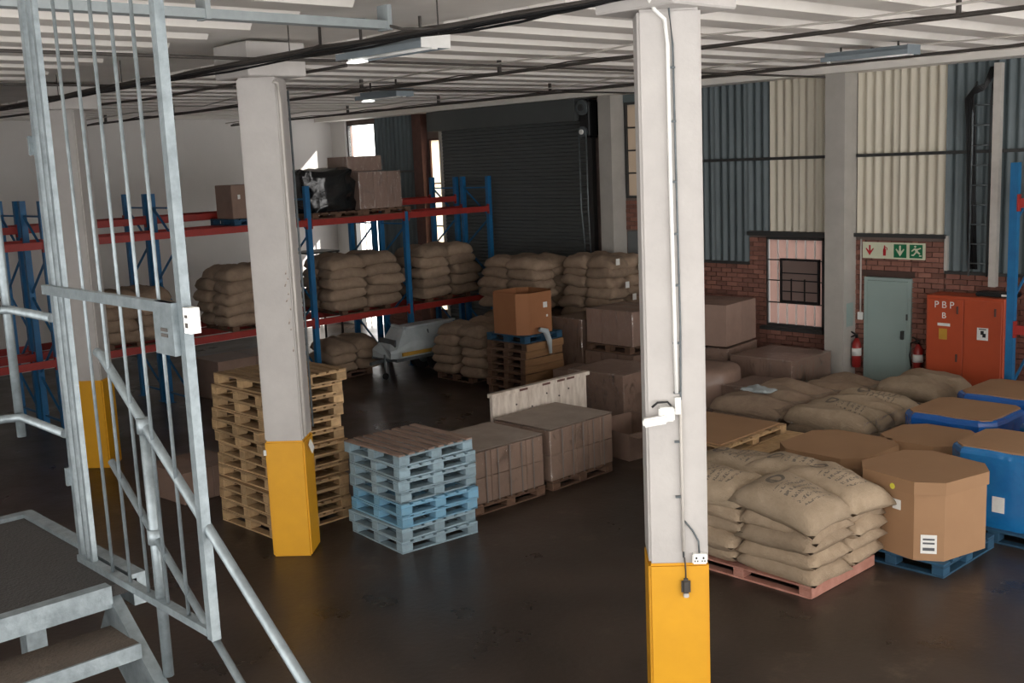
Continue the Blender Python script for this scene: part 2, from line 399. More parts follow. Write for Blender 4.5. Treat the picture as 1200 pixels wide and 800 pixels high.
for xx, z, l in vis: put('brick', box(round(l-.012, 2), .09, BZ-.012, 'brick'), wall, (xx, WY+.035+rnd.uniform(-.006, .004), z))
o = put('brickwork', boxes([(xx-l/2+.006, xx+l/2-.006, WY-.008+rnd.uniform(-.006, .004), WY+.06, z-BZ/2+.006, z+BZ/2-.006) for xx, z, l in bricks if (xx, z, l) not in vs_], 'brick'), wall)
o['kind'] = 'stuff'

# --- wall pillars
for x0, x1, nm in ((-15.05, -14.72, 'trim_1'), (-9.98, -9.62, 'trim_2'), (-24.9, -24.25, 'trim_3'), (-4.6, -4.2, 'trim_6')):
    d = .4 if nm != 'trim_3' else .06
    struct(nm, boxes([(x0, x1, WY-d, WY, 0, CZ-.1)], 'pillar' if nm != 'trim_3' else 'white_wall'), label='grey concrete wall pillar')
struct('trim_4', boxes([(-21.32, -20.98, WY-.12, WY+.02, 0, CZ-.1), (-21.32, -20.98, WY-.16, WY-.12, 0, CZ-.1)], 'rust'), label='rust brown steel stanchion beside the roller shutter')
struct('trim_5', boxes([(-20.40, -20.30, WY-.10, WY+.02, 0, 4.9)], 'pillar'), label='narrow pale jamb of the roller shutter')

# --- windows
def window(n, x0, x1, z0, z1, nx, nz, mat, bw=.05, fmat='steel_dark', dep=.06, label=None):
    w_ = struct('window_%d' % n, None, (0, 0, 0), label=label)
    put('window_frame', boxes([(x0, x1, WY-.02, WY+dep, z0, z0+bw), (x0, x1, WY-.02, WY+dep, z1-bw, z1), (x0, x0+bw, WY-.02, WY+dep, z0+bw, z1-bw), (x1-bw, x1, WY-.02, WY+dep, z0+bw, z1-bw)], fmat), w_)
    cx, cz = (x1-x0-2*bw)/nx, (z1-z0-2*bw)/nz
    for i in range(1, nx): put('glazing_bar', box(.03, .04, z1-z0-2*bw, fmat), w_, (x0+bw+cx*i, WY+.01, (z0+z1)/2))
    for j in range(1, nz): put('glazing_bar', box(x1-x0-2*bw, .045, .03, fmat), w_, ((x0+x1)/2, WY+.01, z0+bw+cz*j))
    for i in range(nx):
        for j in range(nz): put('pane', box(cx-.002, .008, cz-.002, mat), w_, (x0+bw+cx*(i+.5), WY+.03, z0+bw+cz*(j+.5)))
    return w_
window(1, -24.2, -23.02, 4.34, 5.24, 1, 1, 'glass', bw=.025, label='bright daylight window high in the corner')
window(2, -20.88, -20.38, .6, 4.75, 1, 4, 'pane_cream', bw=.04, fmat='rust', label='tall narrow window beside the roller shutter')
window(3, -14.7, -14.0, 3.32, 5.2, 2, 4, 'pane_beige', label='small paned window behind the wall pillar')
w4 = struct('window_4', None, label='steel window with pinkish panes and a dark opening casement')
X0, X1, Z0, Z1 = -11.4, -10.22, 1.0, 2.62
put('window_frame', boxes([(X0, X1, WY-.01, WY+.06, Z0, Z0+.05), (X0, X1, WY-.01, WY+.06, Z1-.05, Z1), (X0, X0+.025, WY-.01, WY+.06, Z0, Z1), (X1-.05, X1, WY-.01, WY+.06, Z0, Z1)], 'steel_dark'), w4)
put('window_sill', boxes([(X0-.08, X1+.02, WY-.12, WY+.02, Z0-.06, Z0)], 'steel_dark'), w4)
for i in range(6):
    a = X0+.04+i*.188; b_ = min(a+.176, X1-.05)
    for z0, z1 in ((Z0+.05, Z0+.43), (Z0+.44, Z0+.83), (Z0+.84, Z0+1.2), (Z0+1.21, Z1-.05)):
        put('pane', box(b_-a, .008, z1-z0, 'pane_pink'), w4, ((a+b_)/2, WY+.045, (z0+z1)/2))
    if i: put('glazing_bar', box(.022, .03, Z1-Z0-.1, 'white_plastic'), w4, (a-.006, WY+.03, (Z0+Z1)/2))
for z in (Z0+.435, Z0+.835, Z0+1.205): put('glazing_bar', box(X1-X0-.06, .03, .02, 'steel_dark'), w4, ((X0+X1)/2, WY+.015, z))
cs = put('casement', boxes([(-11.1, -10.3, WY-.04, WY, 1.45, 1.49), (-11.1, -10.3, WY-.04, WY, 2.2, 2.24), (-11.1, -11.06, WY-.04, WY, 1.49, 2.2), (-10.34, -10.3, WY-.04, WY, 1.49, 2.2)], 'black'), w4)
put('glass_pane', box(.72, .006, .7, 'pane_grey'), cs, (-10.7, WY-.015, 1.845))
for z in (1.65, 1.85, 1.98): put('casement_bar', box(.72, .02, .018, 'black'), cs, (-10.7, WY-.025, z))
for xx in (-10.87, -10.6): put('casement_bar', box(.018, .02, .4, 'black'), cs, (xx, WY-.027, 1.68))

# --- daylight doorway in the far corner
d2 = struct('door_2', None, label='bright open doorway with a steel grille frame in the far corner')
put('door_frame', boxes([(-24.14, -24.06, WY-.04, WY+.1, 0, 3.05), (-23.04, -22.96, WY-.04, WY+.1, 0, 3.05), (-24.06, -23.04, WY-.04, WY+.1, 2.97, 3.05)], 'steel_dark'), d2)
for xx in (-23.75, -23.4): put('grille_bar', box(.03, .03, 2.95, 'pillar'), d2, (xx, WY+.05, 1.5))
for z in (.9, 1.9): put('grille_bar', box(1.0, .03, .03, 'pillar'), d2, (-23.55, WY+.05, z))

# --- pale green door in the brickwork
d1 = struct('door_1', None, label='pale green steel door in the brick wall')
put('door_frame', boxes([(-9.44, -9.38, WY-.05, WY+.06, 0, 1.99), (-8.66, -8.6, WY-.05, WY+.06, 0, 1.99), (-9.38, -8.66, WY-.05, WY+.06, 1.94, 1.99)], 'door_green'), d1)
dl = put('door_leaf', box(.72, .05, 1.93, 'door_green', .006, True), d1, (-9.02, WY-.03, .005))
put('door_handle', boxes([(.27, .31, -.08, -.02, .98, 1.12)], 'steel_dark'), dl)
put('hinge', boxes([(.345, .365, -.045, -.02, 1.3, 1.4)], 'steel_dark'), dl)
put('lintel', boxes([(-9.5, -8.56, WY-.015, WY+.06, 2.0, 2.1)], 'skirting'), d1)

# --- roller shutter
sh = struct('door_3', None, label='large closed dark grey roller shutter')
bm = bmesh.new(); pr = [(0, 0), (-.022, .02), (-.022, .06), (0, .08)]
A = [bm.verts.new((-2.34, y, z)) for y, z in pr]; B = [bm.verts.new((2.34, y, z)) for y, z in pr]
for i in range(3): bm.faces.new((A[i], A[i+1], B[i+1], B[i]))
slat = mesh_from('slat', bm, 'shutter')
for i in range(61): put('shutter_slat', slat, sh, (-17.96, WY-.06, .05+.08*i))
put('bottom_rail', boxes([(-20.3, -15.62, WY-.1, WY-.03, 0, .06)], 'steel_dark'), sh)
put('shutter_hood', boxes([(-20.34, -15.62, WY-.48, WY+.02, 4.9, 5.34)], 'shutter'), sh)
put('guide_rail', boxes([(-15.62, -15.5, WY-.12, WY, 0, 4.9)], 'steel_dark'), sh)
mo = put('hoist_motor', rbox(.3, .35, .75, 'black', .05), sh, (-15.42, WY-.25, 4.55))
for z, r_ in ((.6, .15), (.12, .11)):
    put('chain_wheel', cyl(r_, .06, 'galv_dull', 20), mo, (0, -.18, z), (R(90), 0, 0)); put('wheel_hub', cyl(r_*.45, .09, 'white_plastic' if z < .3 else 'steel_dark', 14), mo, (0, -.18, z), (R(90), 0, 0))
for dx in (-.1, .1): put('hand_chain', tube([(dx, -.22, .12), (dx*.95, -.22, -1.4), (dx*.6+.08, -.2, -2.9)], .014, 'galv', 6), mo)

# ================================================================== COLUMNS
def column(cx, cy, label, rz=R(44)):
    c = thing('concrete_column', label, 'column', (cx, cy, 0), 0)
    put('shaft', rbox(.42, .42, 3.83, 'concrete', .018, 2), c, (0, 0, 1.3), (0, 0, rz))
    put('yellow_base', rbox(.43, .43, 1.3, 'yellow', .018, 2), c, (0, 0, 0), (0, 0, rz))
    put('capital', rbox(.68, .68, .34, 'concrete', .012, 1), c, (0, 0, 5.13), (0, 0, 0))
    return c
c1 = column(-4.87, 6.08, 'white column with yellow base beside the jute sack pallet, carrying sockets and conduit')
c2 = column(-10.32, 6.2, 'white column with yellow base standing in front of the tall wooden pallet stack')
c3 = column(-15.77, 6.3, 'white column with yellow base seen through the gate bars')
def on_face(c, u, z, d=0):   # point on the face turned to the camera: u along the face, d outwards
    a = R(44); return (u*math.cos(a)+(.21+d)*math.sin(a), u*math.sin(a)-(.21+d)*math.cos(a), z)
def P3(u, z, d=.02): return on_face(c1, u, z, d)
put('conduit', tube([P3(-.19, 5.4, .26), P3(-.17, 5.22, .2), P3(-.10, 5.12, .07), P3(-.03, 5.06, .025), P3(-.012, 4.9), P3(-.01, 4.0), P3(0, 3.0), P3(.004, 2.55)], .014, 'white_plastic', 8), c1)
put('cable', tube([P3(.0, 5.3, .1), P3(.0, 5.12, .02), P3(.022, 4.9, .008), P3(.03, 4.0, .008), P3(.04, 3.0, .008), P3(.03, 2.2, .008), P3(.035, 1.35, .008)], .007, 'galv_dull', 6), c1)
put('lower_conduit', tube([P3(.03, 2.5), P3(.03, 2.0), P3(.035, 1.4)], .011, 'pipe_light', 8), c1)
for z in (4.75, 4.4, 4.0, 3.65, 3.3, 2.9, 2.55, 2.2, 1.8): put('conduit_clip', box(.05, .02, .014, 'galv_dull'), c1, on_face(c1, .01, z, .012), (0, 0, R(44)))
put('conduit_joint', box(.04, .03, .12, 'white_plastic'), c1, on_face(c1, .012, 2.46, .016), (0, 0, R(44)))
cm = put('security_camera', rbox(.17, .06, .06, 'white_plastic', .012), c1, on_face(c1, -.15, 2.34, .08), (0, R(-8), R(44)))
put('camera_mount', rbox(.11, .08, .1, 'white_plastic', .01), c1, on_face(c1, -.07, 2.36, .04), (0, 0, R(44)))
put('camera_cable', tube([P3(-.17, 2.46, .05), P3(-.13, 2.49, .04), P3(-.06, 2.49, .03), P3(0, 2.42, .02)], .008, 'black', 6), c1)
so = put('socket_box', rbox(.105, .05, .075, 'white_plastic', .008), c1, on_face(c1, .145, 1.31, .027), (0, 0, R(44)))
for dx in (-.025, .025): put('socket_holes', boxes([(dx-.006, dx+.006, -.027, -.024, .04, .055), (dx-.013, dx-.005, -.027, -.024, .02, .03), (dx+.005, dx+.013, -.027, -.024, .02, .03)], 'black'), so)
put('socket_cable', tube([P3(.045, 1.62, .012), P3(.1, 1.55, .012), P3(.14, 1.47, .015), P3(.145, 1.38, .02)], .007, 'galv_dull', 6), c1)
pg = put('hanging_plug', rbox(.065, .05, .12, 'pipe_dark', .018), c1, on_face(c1, .045, 1.08, .03), (0, 0, R(44)))
put('plug_base', rbox(.04, .04, .03, 'pipe_light', .006), pg, (0, 0, -.02))
put('plug_cord', tube([P3(.04, 1.35, .012), P3(.046, 1.28, .02), P3(.045, 1.18, .03)], .006, 'pipe_dark', 6), c1)
# old paint and conduit on the second column
put('conduit', tube([on_face(c2, .19, 5.08, .04), on_face(c2, .225, 5.06, .02), on_face(c2, .23, 4.9, -.02), on_face(c2, .23, 3.2, -.02), on_face(c2, .23, 1.35, -.02)], .018, 'pipe_light', 8), c2)
put('conduit', tube([(.16, .21, 5.0), (.17, .21, 3.0), (.17, .21, 1.4)], .012, 'galv_dull', 8), c2)
put('torn_tag', box(.10, .01, .12, 'sticker'), c2, (.22, .14, 1.2), (R(10), R(25), R(-46)))
put('torn_tag', box(.03, .01, .06, 'sticker'), c2, on_face(c2, -.215, 1.18, .01), (0, 0, R(44)))
for z, u, a_, h_ in ((3.12, .16, 10, .04), (3.06, .175, -25, .03), (3.0, .15, 20, .06), (2.9, .17, -8, .03), (2.83, .155, 35, .05), (2.74, .18, -15, .04), (2.6, .16, 12, .06), (2.52, .175, 40, .03), (2.3, .18, 5, .05)): put('paint_chip', box(.014, .003, h_, 'paint_peel'), c2, on_face(c2, u, z, .0005), (0, R(a_), R(44)))

# ================================================================== CEILING SERVICES
def service(name, pts, r, mat, label, cat='conduit', group=None): return tag(put(name, tube(pts, r, mat, 8)), label, cat, group)
def runx(y, z, n=14, x0=-24.5, x1=.5, j=.02, s=0):
    rr = random.Random(s); return [(x0+(x1-x0)*i/n, y+rr.uniform(-j, j), z+rr.uniform(-j, j)*.7) for i in range(n+1)]
tr = thing('cable_bundle', 'bunched dark cables hung along the column row under the ceiling', 'cables')
for i in range(7): put('cable', tube(runx(5.66+.024*i, 5.2+.018*(i % 3), 46, x1=2.9, j=.022, s=i), .011+.003*(i % 3), 'pipe_dark' if i % 3 else 'black', 6), tr)
put('pipe', tube(runx(5.83, 5.24, 10, x1=2.9, j=.004, s=9), .016, 'pipe_dark', 8), tr)
for xx in (-23, -20.5, -17.8, -14.5, -12.6, -9, -6.85, -3): put('hanger_rod', cyl(.006, .34, 'pipe_dark', 6), tr, (xx, 5.73, 5.18))
put('loose_cable', tube([(-8.9, 5.7, 5.22), (-8.3, 5.6, 5.24), (-8.0, 5.4, 5.36), (-7.7, 5.3, 5.38), (-7.5, 5.5, 5.36), (-7.2, 5.65, 5.26), (-6.8, 5.7, 5.22)], .013, 'pipe_dark', 6), tr)
for yy, lab in ((9.85, 'dark conduit run midway between the columns and the back wall'), (13.8, 'dark conduit run along the ceiling near the back wall')):
    c = thing('ceiling_conduit', lab, 'conduit')
    put('pipe', tube(runx(yy, 5.28, 16, x1=2.9, j=.006, s=int(yy)), .021, 'pipe_dark', 8), c)
    put('cable', tube(runx(yy+.06, 5.31, 40, x1=2.9, j=.03, s=int(yy)+1), .009, 'pipe_dark', 6), c)
    put('cable', tube(runx(yy-.2, 5.37, 30, x1=2.9, j=.05, s=int(yy)+2), .012, 'pipe_light', 6), c)
    for xx in range(-23, 2, 3): put('pipe_clamp', box(.03, .05, .17, 'pipe_dark'), c, (xx+.4, yy, 5.36))
service('ceiling_conduit', [(-9.7, -2.5, 5.26), (-9.7, 5.6, 5.26), (-9.75, 7, 5.28), (-9.75, 16.2, 5.28)], .016, 'pipe_dark', 'thin dark conduit crossing the ribs beside the middle column')
service('ceiling_conduit', [(-13.3, -2.5, 5.28), (-13.3, 16.2, 5.28)], .015, 'pipe_dark', 'thin dark conduit crossing the ribs halfway to the white wall')
service('ceiling_conduit', [(-21, 6.9, 5.28), (-16.4, 7.3, 5.28), (-15.4, 7.3, 5.26), (-10.4, 7.35, 5.3)], .018, 'pipe_dark', 'short dark conduit running past the column by the gate')
tk = thing('cable_trunking', 'grey steel trunking running along the ceiling near the stair', 'trunking')
put('channel', boxes([(-7.42, -7.3, -2.5, 5.6, 5.27, 5.335)], 'trunk_grey'), tk)
for yy in (.5, 2.2, 4.0, 5.6): put('bracket', boxes([(-7.43, -7.29, yy-.02, yy+.02, 5.262, 5.46)], 'trunk_grey'), tk)
def batten(x0, x1, y, z, lit, label, cap='batten_blue'):
    t = thing('fluorescent_batten', label, 'light fitting', (0, 0, 0))
    put('body', boxes([(x0, x1, y-.06, y+.06, z+.03, z+.09)], 'batten_blue'), t)
    put('reflector', boxes([(x0, x1, y-.16, y+.16, z+.02, z+.03), (x0, x1, y-.165, y-.155, z-.03, z+.03), (x0, x1, y+.155, y+.165, z-.03, z+.03)], 'batten_blue'), t)
    put('end_cap', boxes([(x1, x1+.01, y-.165, y+.165, z-.03, z+.09)], cap), t)
    put('tube', tube([(x0+.04, y, z-.02), (x1-.04, y, z-.02)], .018, 'white_plastic', 8), t)
    for xx in (x0+.03, x1-.03): put('tube_holder', box(.04, .06, .06, 'white_plastic'), t, (xx, y, z-.01))
    for xx in (x0+.2, x1-.2): put('hanger', box(.02, .02, CZ-z-.05, 'pipe_dark'), t, (xx, y, (CZ+z+.12)/2))
    if lit: put('lit_end', box(.2, .1, .015, 'tube_lit'), t, (x0+.12, y, z-.045))
batten(-9.0, -7.7, 6.4, 5.22, 1, 'fluorescent batten hanging beside the middle column capital', 'white_plastic')
batten(-14.4, -13.35, 10.45, 5.22, 1, 'small fluorescent batten hanging near the white wall')
batten(-8.0, -6.8, 13.35, 5.3, 0, 'fluorescent batten hanging in front of the wall pillar by the door')

# ================================================================== STAIR, LANDING, GATE
ZL = 2.5; SY0, SY1 = .75, 1.74
st = thing('steel_staircase', 'galvanised steel stair with landing and brown treads descending from the platform', 'staircase')
put('landing_plate', boxes([(-5.7, -4.42, SY0, SY1+.12, ZL-.05, ZL)], 'grating'), st)
put('landing_edge', boxes([(-4.46, -4.40, SY0, SY1, ZL-.09, ZL+.004)], 'galv'), st)
put('landing_edge', boxes([(-5.74, -5.68, SY0, SY1+.16, ZL-.09, ZL+.02)], 'galv'), st)
put('landing_edge', boxes([(-5.68, -4.42, SY1+.1, SY1+.16, ZL-.12, ZL+.02)], 'galv'), st)
GO, RI = .25, .18
for i in range(1, 14):
    xx, zz = -4.42+GO*(i-1), ZL-RI*i
    t = put('tread', boxes([(xx-.02, xx+GO, SY0, SY1, zz-.035, zz)], 'tread_brown'), st)
    put('nosing', boxes([(xx+GO, xx+GO+.012, SY0, SY1, zz-.06, zz+.003)], 'galv'), t)
sl = [(-4.5, ZL-.05), (-4.42+GO*13, ZL-.05-RI*13.1)]
for yy in (SY0-.02, SY1+.02):
    put('stringer', bar((sl[0][0], yy, sl[0][1]-.1), (sl[1][0], yy, sl[1][1]-.02), .05, .24, 'galv'), st)
put('bracket', boxes([(-4.75, -4.62, 1.1, 1.22, ZL-.4, ZL-.09)], 'galv'), st)
put('bracket', boxes([(-4.58, -4.52, 1.26, 1.30, ZL-.4, ZL-.09)], 'galv'), st)
for xx, yy in ((-5.6, SY0+.05), (-5.6, SY1+.05), (-4.6, SY0+.05)): put('support_leg', boxes([(xx-.05, xx+.05, yy-.05, yy+.05, 0, ZL-.09)], 'galv'), st)
# handrail on the open side of the flight
hr = thing('stair_handrail', 'galvanised tube handrail sloping down beside the stair', 'handrail')
HY = SY1+.06; sl_ = -.70
def hz(x, z0): return z0+sl_*(x+4.41)
put('top_rail', tube([(-4.44, HY, 3.49), (-4.40, HY, 3.48), (-1.2, HY, hz(-1.2, 3.48))], .019, 'galv', 10), hr)
put('middle_rail', tube([(-4.41, HY, 3.03), (-1.2, HY, hz(-1.2, 3.03))], .015, 'galv', 10), hr)
for xx in (-4.06, -2.9, -1.75):
    p = put('baluster', tube([(xx, HY, hz(xx, 3.48)), (xx, HY, hz(xx, 2.44))], .022, 'galv', 10), hr)
    for dz in (3.03, 3.48): put('collar', tube([(xx, HY, hz(xx, dz)-.03), (xx, HY, hz(xx, dz)+.03)], .03, 'galv', 10), p)
# landing railing
lr = thing('landing_railing', 'galvanised tube railing at the far corner of the landing', 'railing')
put('corner_post', tube([(-5.42, 1.79, 2.98), (-5.42, 1.79, 4.6)], .022, 'galv', 10), lr)
for z in (3.6, 3.08):
    put('rail', tube([(-5.42, -.2, z), (-5.42, 1.72, z), (-5.38, 1.79, z), (-4.86, 1.79, z)], .02, 'galv', 10), lr)
put('rail', tube([(-5.42, -.2, 4.55), (-5.42, 1.79, 4.55)], .02, 'galv', 10), lr)
# gate
GY = 1.79
gt = thing('barred_gate', 'tall galvanised steel bar gate standing open over the stair', 'gate')
ZB, ZT = 2.53, 5.15
for xx, w_ in ((-4.815, .034), (-4.745, .016), (-4.685, .024)): put('hinge_stile', boxes([(xx-w_/2, xx+w_/2, GY-.01, GY+.012, ZB, ZT)], 'galv'), gt)
put('lock_stile', boxes([(-3.632, -3.594, GY-.018, GY+.018, ZB-.04, ZT)], 'galv'), gt)
for i in range(5):
    xx = -4.49+.171*i; put('gate_bar', tube([(xx, GY, ZB), (xx, GY, ZT)], .0075, 'galv', 8), gt)
put('bottom_rail', boxes([(-4.83, -3.63, GY-.02, GY+.02, ZB-.03, ZB)], 'galv'), gt)
put('middle_rail', boxes([(-4.84, -3.63, GY-.04, GY-.012, 3.71, 3.75)], 'galv'), gt)
lp = put('lock_plate', boxes([(-3.775, -3.628, GY-.042, GY-.01, 3.56, 3.75)], 'galv'), gt)
put('keyhole', boxes([(-3.72, -3.67, GY-.045, GY-.041, 3.625, 3.637), (-3.72, -3.67, GY-.045, GY-.041, 3.645, 3.657)], 'pipe_dark'), lp)
kp = put('lock_keep', boxes([(-3.585, -3.54, GY-.02, GY+.02, 3.645, 3.735)], 'white_plastic'), gt)
put('keep_slot', boxes([(-3.572, -3.555, GY-.023, GY-.019, 3.665, 3.682), (-3.572, -3.555, GY-.023, GY-.019, 3.70, 3.71)], 'pipe_dark'), kp)
for z in (2.85, 4.3): put('hinge', boxes([(-4.85, -4.832, GY-.025, GY+.025, z, z+.08)], 'galv'), gt)

# ================================================================== PALLETS
def pallet_proto(name, L, W, h, deck, block, nb=8, bt=.02, gap=.24, side=None):
    """one pallet: deck boards along x, three cross boards, nine blocks, three bottom boards"""
    P = []
    bw = W/nb*(1-gap); bh = h-3*bt
    for i in range(nb): P.append(('deck_board', box(L, bw, bt, deck, .003), (0, -W/2+bw/2+(W-bw)*i/(nb-1), h-bt/2)))
    for xx in (-L/2+.06, 0, L/2-.06):
        P.append(('cross_board', box(.12, W, bt, block, .002), (xx, 0, h-1.5*bt)))
        for yy in (-W/2+.07, 0, W/2-.07): P.append(('block', box(.12, .14, bh, block, .004), (xx, yy, bt+bh/2)))
    for yy in (-W/2+.05, 0, W/2-.05): P.append(('bottom_board', box(L, .1, bt, block, .002), (0, yy, bt/2)))
    for xx in (-L/2+.05, L/2-.05): P.append(('end_board', box(.1, W-.002, bt-.002, block, .002), (xx, 0, bt/2)))
    if side: P.append(('side_board', box(.02, W, h-.012, side, .002), (L/2+.011, 0, h/2)))
    return P
def pallet(proto, name, label, loc, rz, group=None):
    t = thing(name, label, 'pallet', loc, rz, group)
    for n, me, l in proto: put(n, me, t, l)
    return t
rp = random.Random(11)
ORD = ['lowest', 'second', 'third', 'fourth', 'fifth', 'sixth', 'seventh', 'eighth', 'ninth', 'tenth', 'eleventh', 'twelfth', 'topmost']
NUM = ['one', 'two', 'three', 'four', 'five', 'six', 'seven', 'eight', 'nine', 'ten', 'eleven', 'twelve']
# tall stack of bare wooden pallets
H1 = .14
pw = pallet_proto('w', 1.16, 1.1, H1, 'wood', 'wood_block', 8, .02)
for i in range(13):
    lab = 'bare wooden pallet, %s up from the floor in the tall stack' % ORD[i]
    if i == 12: lab = 'topmost bare wooden pallet of the tall stack behind the middle column'
    if i == 0: lab = 'lowest bare wooden pallet of the tall stack, resting on the floor'
    pallet(pw, 'wooden_pallet', lab, (-11.42+rp.uniform(-.05, .05)+(.03*(i < 8)), 6.74+rp.uniform(-.035, .035), i*(H1+.001)), R(rp.uniform(-2, 2)), 'bare wooden pallets in the tall stack')
# blue stack
H2 = .137
pbl = pallet_proto('b', 1.08, 1.02, H2, 'blue_pale', 'blue_pale', 7, .02)
pbl2 = pallet_proto('b', 1.08, 1.02, H2, 'blue_mid', 'blue_mid', 7, .02)
pbt = pallet_proto('b', 1.08, 1.02, H2, 'blue_worn', 'blue_pale', 8, .02, .34)
for i in range(8):
    pr_, lab = pbl, 'pale blue pallet, %s up from the floor beside the wrapped cartons' % ORD[i]
    if i in (2, 3): pr_, lab = pbl2, 'bright sky blue pallet, %s up from the floor beside the wrapped cartons' % ORD[i]
    if i == 7: pr_, lab = pbt, 'topmost blue pallet with worn brown deck boards'
    if i == 0: lab = 'lowest pale blue pallet of the stack, on the floor beside the wrapped cartons'
    pallet(pr_, 'blue_pallet', lab, (-9.78+rp.uniform(-.03, .03), 7.44+rp.uniform(-.025, .025), i*(H2+.001)), R(-4+rp.uniform(-2.5, 2.5)), 'blue pallets in the stack')

# ================================================================== SACKS
SK = {}
def sack_mesh(L, W, H, mat, seed, droop=0.0, nu=16, nv=12, ears=False):
    k = (L, W, H, mat, seed, droop, ears)
    if k in SK: return SK[k]
    rr = random.Random(seed*17+5); ph = [rr.uniform(0, 6.3) for _ in range(8)]
    bm = bmesh.new(); top = {}; bot = {}
    for i in range(nu+1):
        for j in range(nv+1):
            u = -1+2*i/nu; v = -1+2*j/nv
            t = ((1-abs(u)**(4.2 if ears else 4.5))*(1-abs(v)**(3.6 if ears else 4)))**.5
            e1, e2 = (.06, .06) if ears else (.0, .0)
            x = L/2*u*(1-e1*(1-v*v)*abs(u)**3); y = W/2*v*(1-e2*(1-u*u)*abs(v)**3)
            if not ears:
                q = max(0, u*u*v*v)**1.5; x *= 1-.10*q; y *= 1-.12*q
            wr = .006*math.sin(11*u+5*v+ph[4])+.014*math.sin(4*u+3*v+ph[0])+.012*math.sin(6*v-4*u+ph[1])+.006*math.sin(17*u+ph[2])*abs(v)+.006*math.sin(15*v+ph[3])*abs(u)
            zz = -droop*(u*u*.6+v*v*.5)
            top[i, j] = bm.verts.new((x, y, H*.5*t+wr*t+zz))
            edge = i in (0, nu) or j in (0, nv)
            bot[i, j] = top[i, j] if edge else bm.verts.new((x, y, -H*.42*t+wr*t*.5+zz))
    for i in range(nu):
        for j in range(nv):
            bm.faces.new((top[i, j], top[i+1, j], top[i+1, j+1], top[i, j+1]))
            bm.faces.new((bot[i, j], bot[i, j+1], bot[i+1, j+1], bot[i+1, j]))
    SK[k] = mesh_from('sack', bm, mat, smooth=True); return SK[k]
def sack(loc, L, W, H, mat, rz, label, group, seed, droop=0, tilt=(0, 0), parent=None, ears=False):
    o = put('jute_sack', sack_mesh(L, W, H, mat, seed % 6, droop, ears=ears), parent, loc, (tilt[0], tilt[1], rz))
    if not parent: tag(o, label, 'sack', group)
    return o
PILE_SACKS = []
def pile(x0, x1, y0, y1, z0, layers, nx, ny, h, mat, label, group, seed, skip_inner=True, bulge=.05, dome=True, ears=False, fat=1.4):
    """layered sacks, slumped; only those that can be seen (outer faces and the top layers)"""
    rr = random.Random(seed); n = 0
    for k in range(layers):
        top = k == layers-1; f = k/(layers-1); sh = 1-(.16*max(0, f-.55)/.45 if dome else 0)
        cx, cy = (x0+x1)/2, (y0+y1)/2; hx, hy = (x1-x0)/2*sh, (y1-y0)/2*sh
        # alternate the direction the sacks lie in, as in a bonded stack
        for i in range(nx):
            for j in range(ny):
                if skip_inner and k < layers-2 and i != nx-1 and j != 0: continue
                dx, dy = 2*hx/nx, 2*hy/ny; b_ = bulge*math.sin(math.pi*(.2+.7*f))
                ox = rr.uniform(-.035, .035)+(b_ if i == nx-1 else -b_); oy = rr.uniform(-.04, .04)+(-b_ if j == 0 else b_)
                c = (cx-hx+dx*(i+.5)+ox, cy-hy+dy*(j+.5)+oy, z0+h*(k+.5)+rr.uniform(-.012, .012))
                DX, DY = (x1-x0)/nx, (y1-y0)/ny
                if DX >= DY: L_, W_, rz = DX*1.16, DY*1.2, 0
                else: L_, W_, rz = DY*1.16, DX*1.2, math.pi/2
                if rr.random() < .5: rz += math.pi
                o = sack(c, round(L_, 3), round(W_, 3), round(h*fat, 3), mat, rz+R(rr.uniform(-5, 5)), 'jute sack, %s side %s end, layer %s of %s' % ('aisle' if i == nx-1 else 'far', 'stair' if j == 0 else 'back wall', NUM[k], label), group, n+seed, .07 if top else .03,
                     (R(rr.uniform(-4, 4)), R(rr.uniform(-4, 4))), ears=ears); n += 1; PILE_SACKS.append(o)
# the jute sacks on the red pallet, nearest the floor column
pr = pallet_proto('r', 1.62, 1.16, .12, 'wood_red', 'wood_red', 7, .02, side='wood_red')
pallet(pr, 'red_pallet', 'worn red pallet under the printed jute sacks', (-6.15, 9.23, 0), 0)
pile(-6.95, -5.36, 8.72, 9.86, .12, 4, 2, 2, .15, 'burlap', 'red pallet pile', 'jute sacks on the red pallet', 21, bulge=.05, dome=False, ears=True, fat=1.75)
tg = 'printed jute sacks on top of the red pallet pile'
for (x, y, z, rz, dr, tx, ty, lab) in ((-5.74, 8.98, .82, R(-4), .09, 5, 9, 'printed jute sack drooping over the front corner of the red pallet pile'), (-6.68, 8.98, .79, R(5), .08, 6, -4, 'printed jute sack on top of the pile touching the white column'),
      (-5.66, 9.62, .82, R(-7), .07, -3, 8, 'printed jute sack on top of the pile beside the octagonal bin'), (-6.22, 9.78, .83, R(10), .06, -6, 0, 'printed jute sack at the back of the pile below the cardboard sheet'), (-6.9, 9.7, .79, R(-5), .05, -3, -4, 'printed jute sack at the back of the pile against the wooden pallet')):
    sack((x, y, z), 1.02, .72, .31, 'burlap_print', rz, lab, tg, int(abs(x*100)), dr, (R(tx), R(ty)), ears=True)

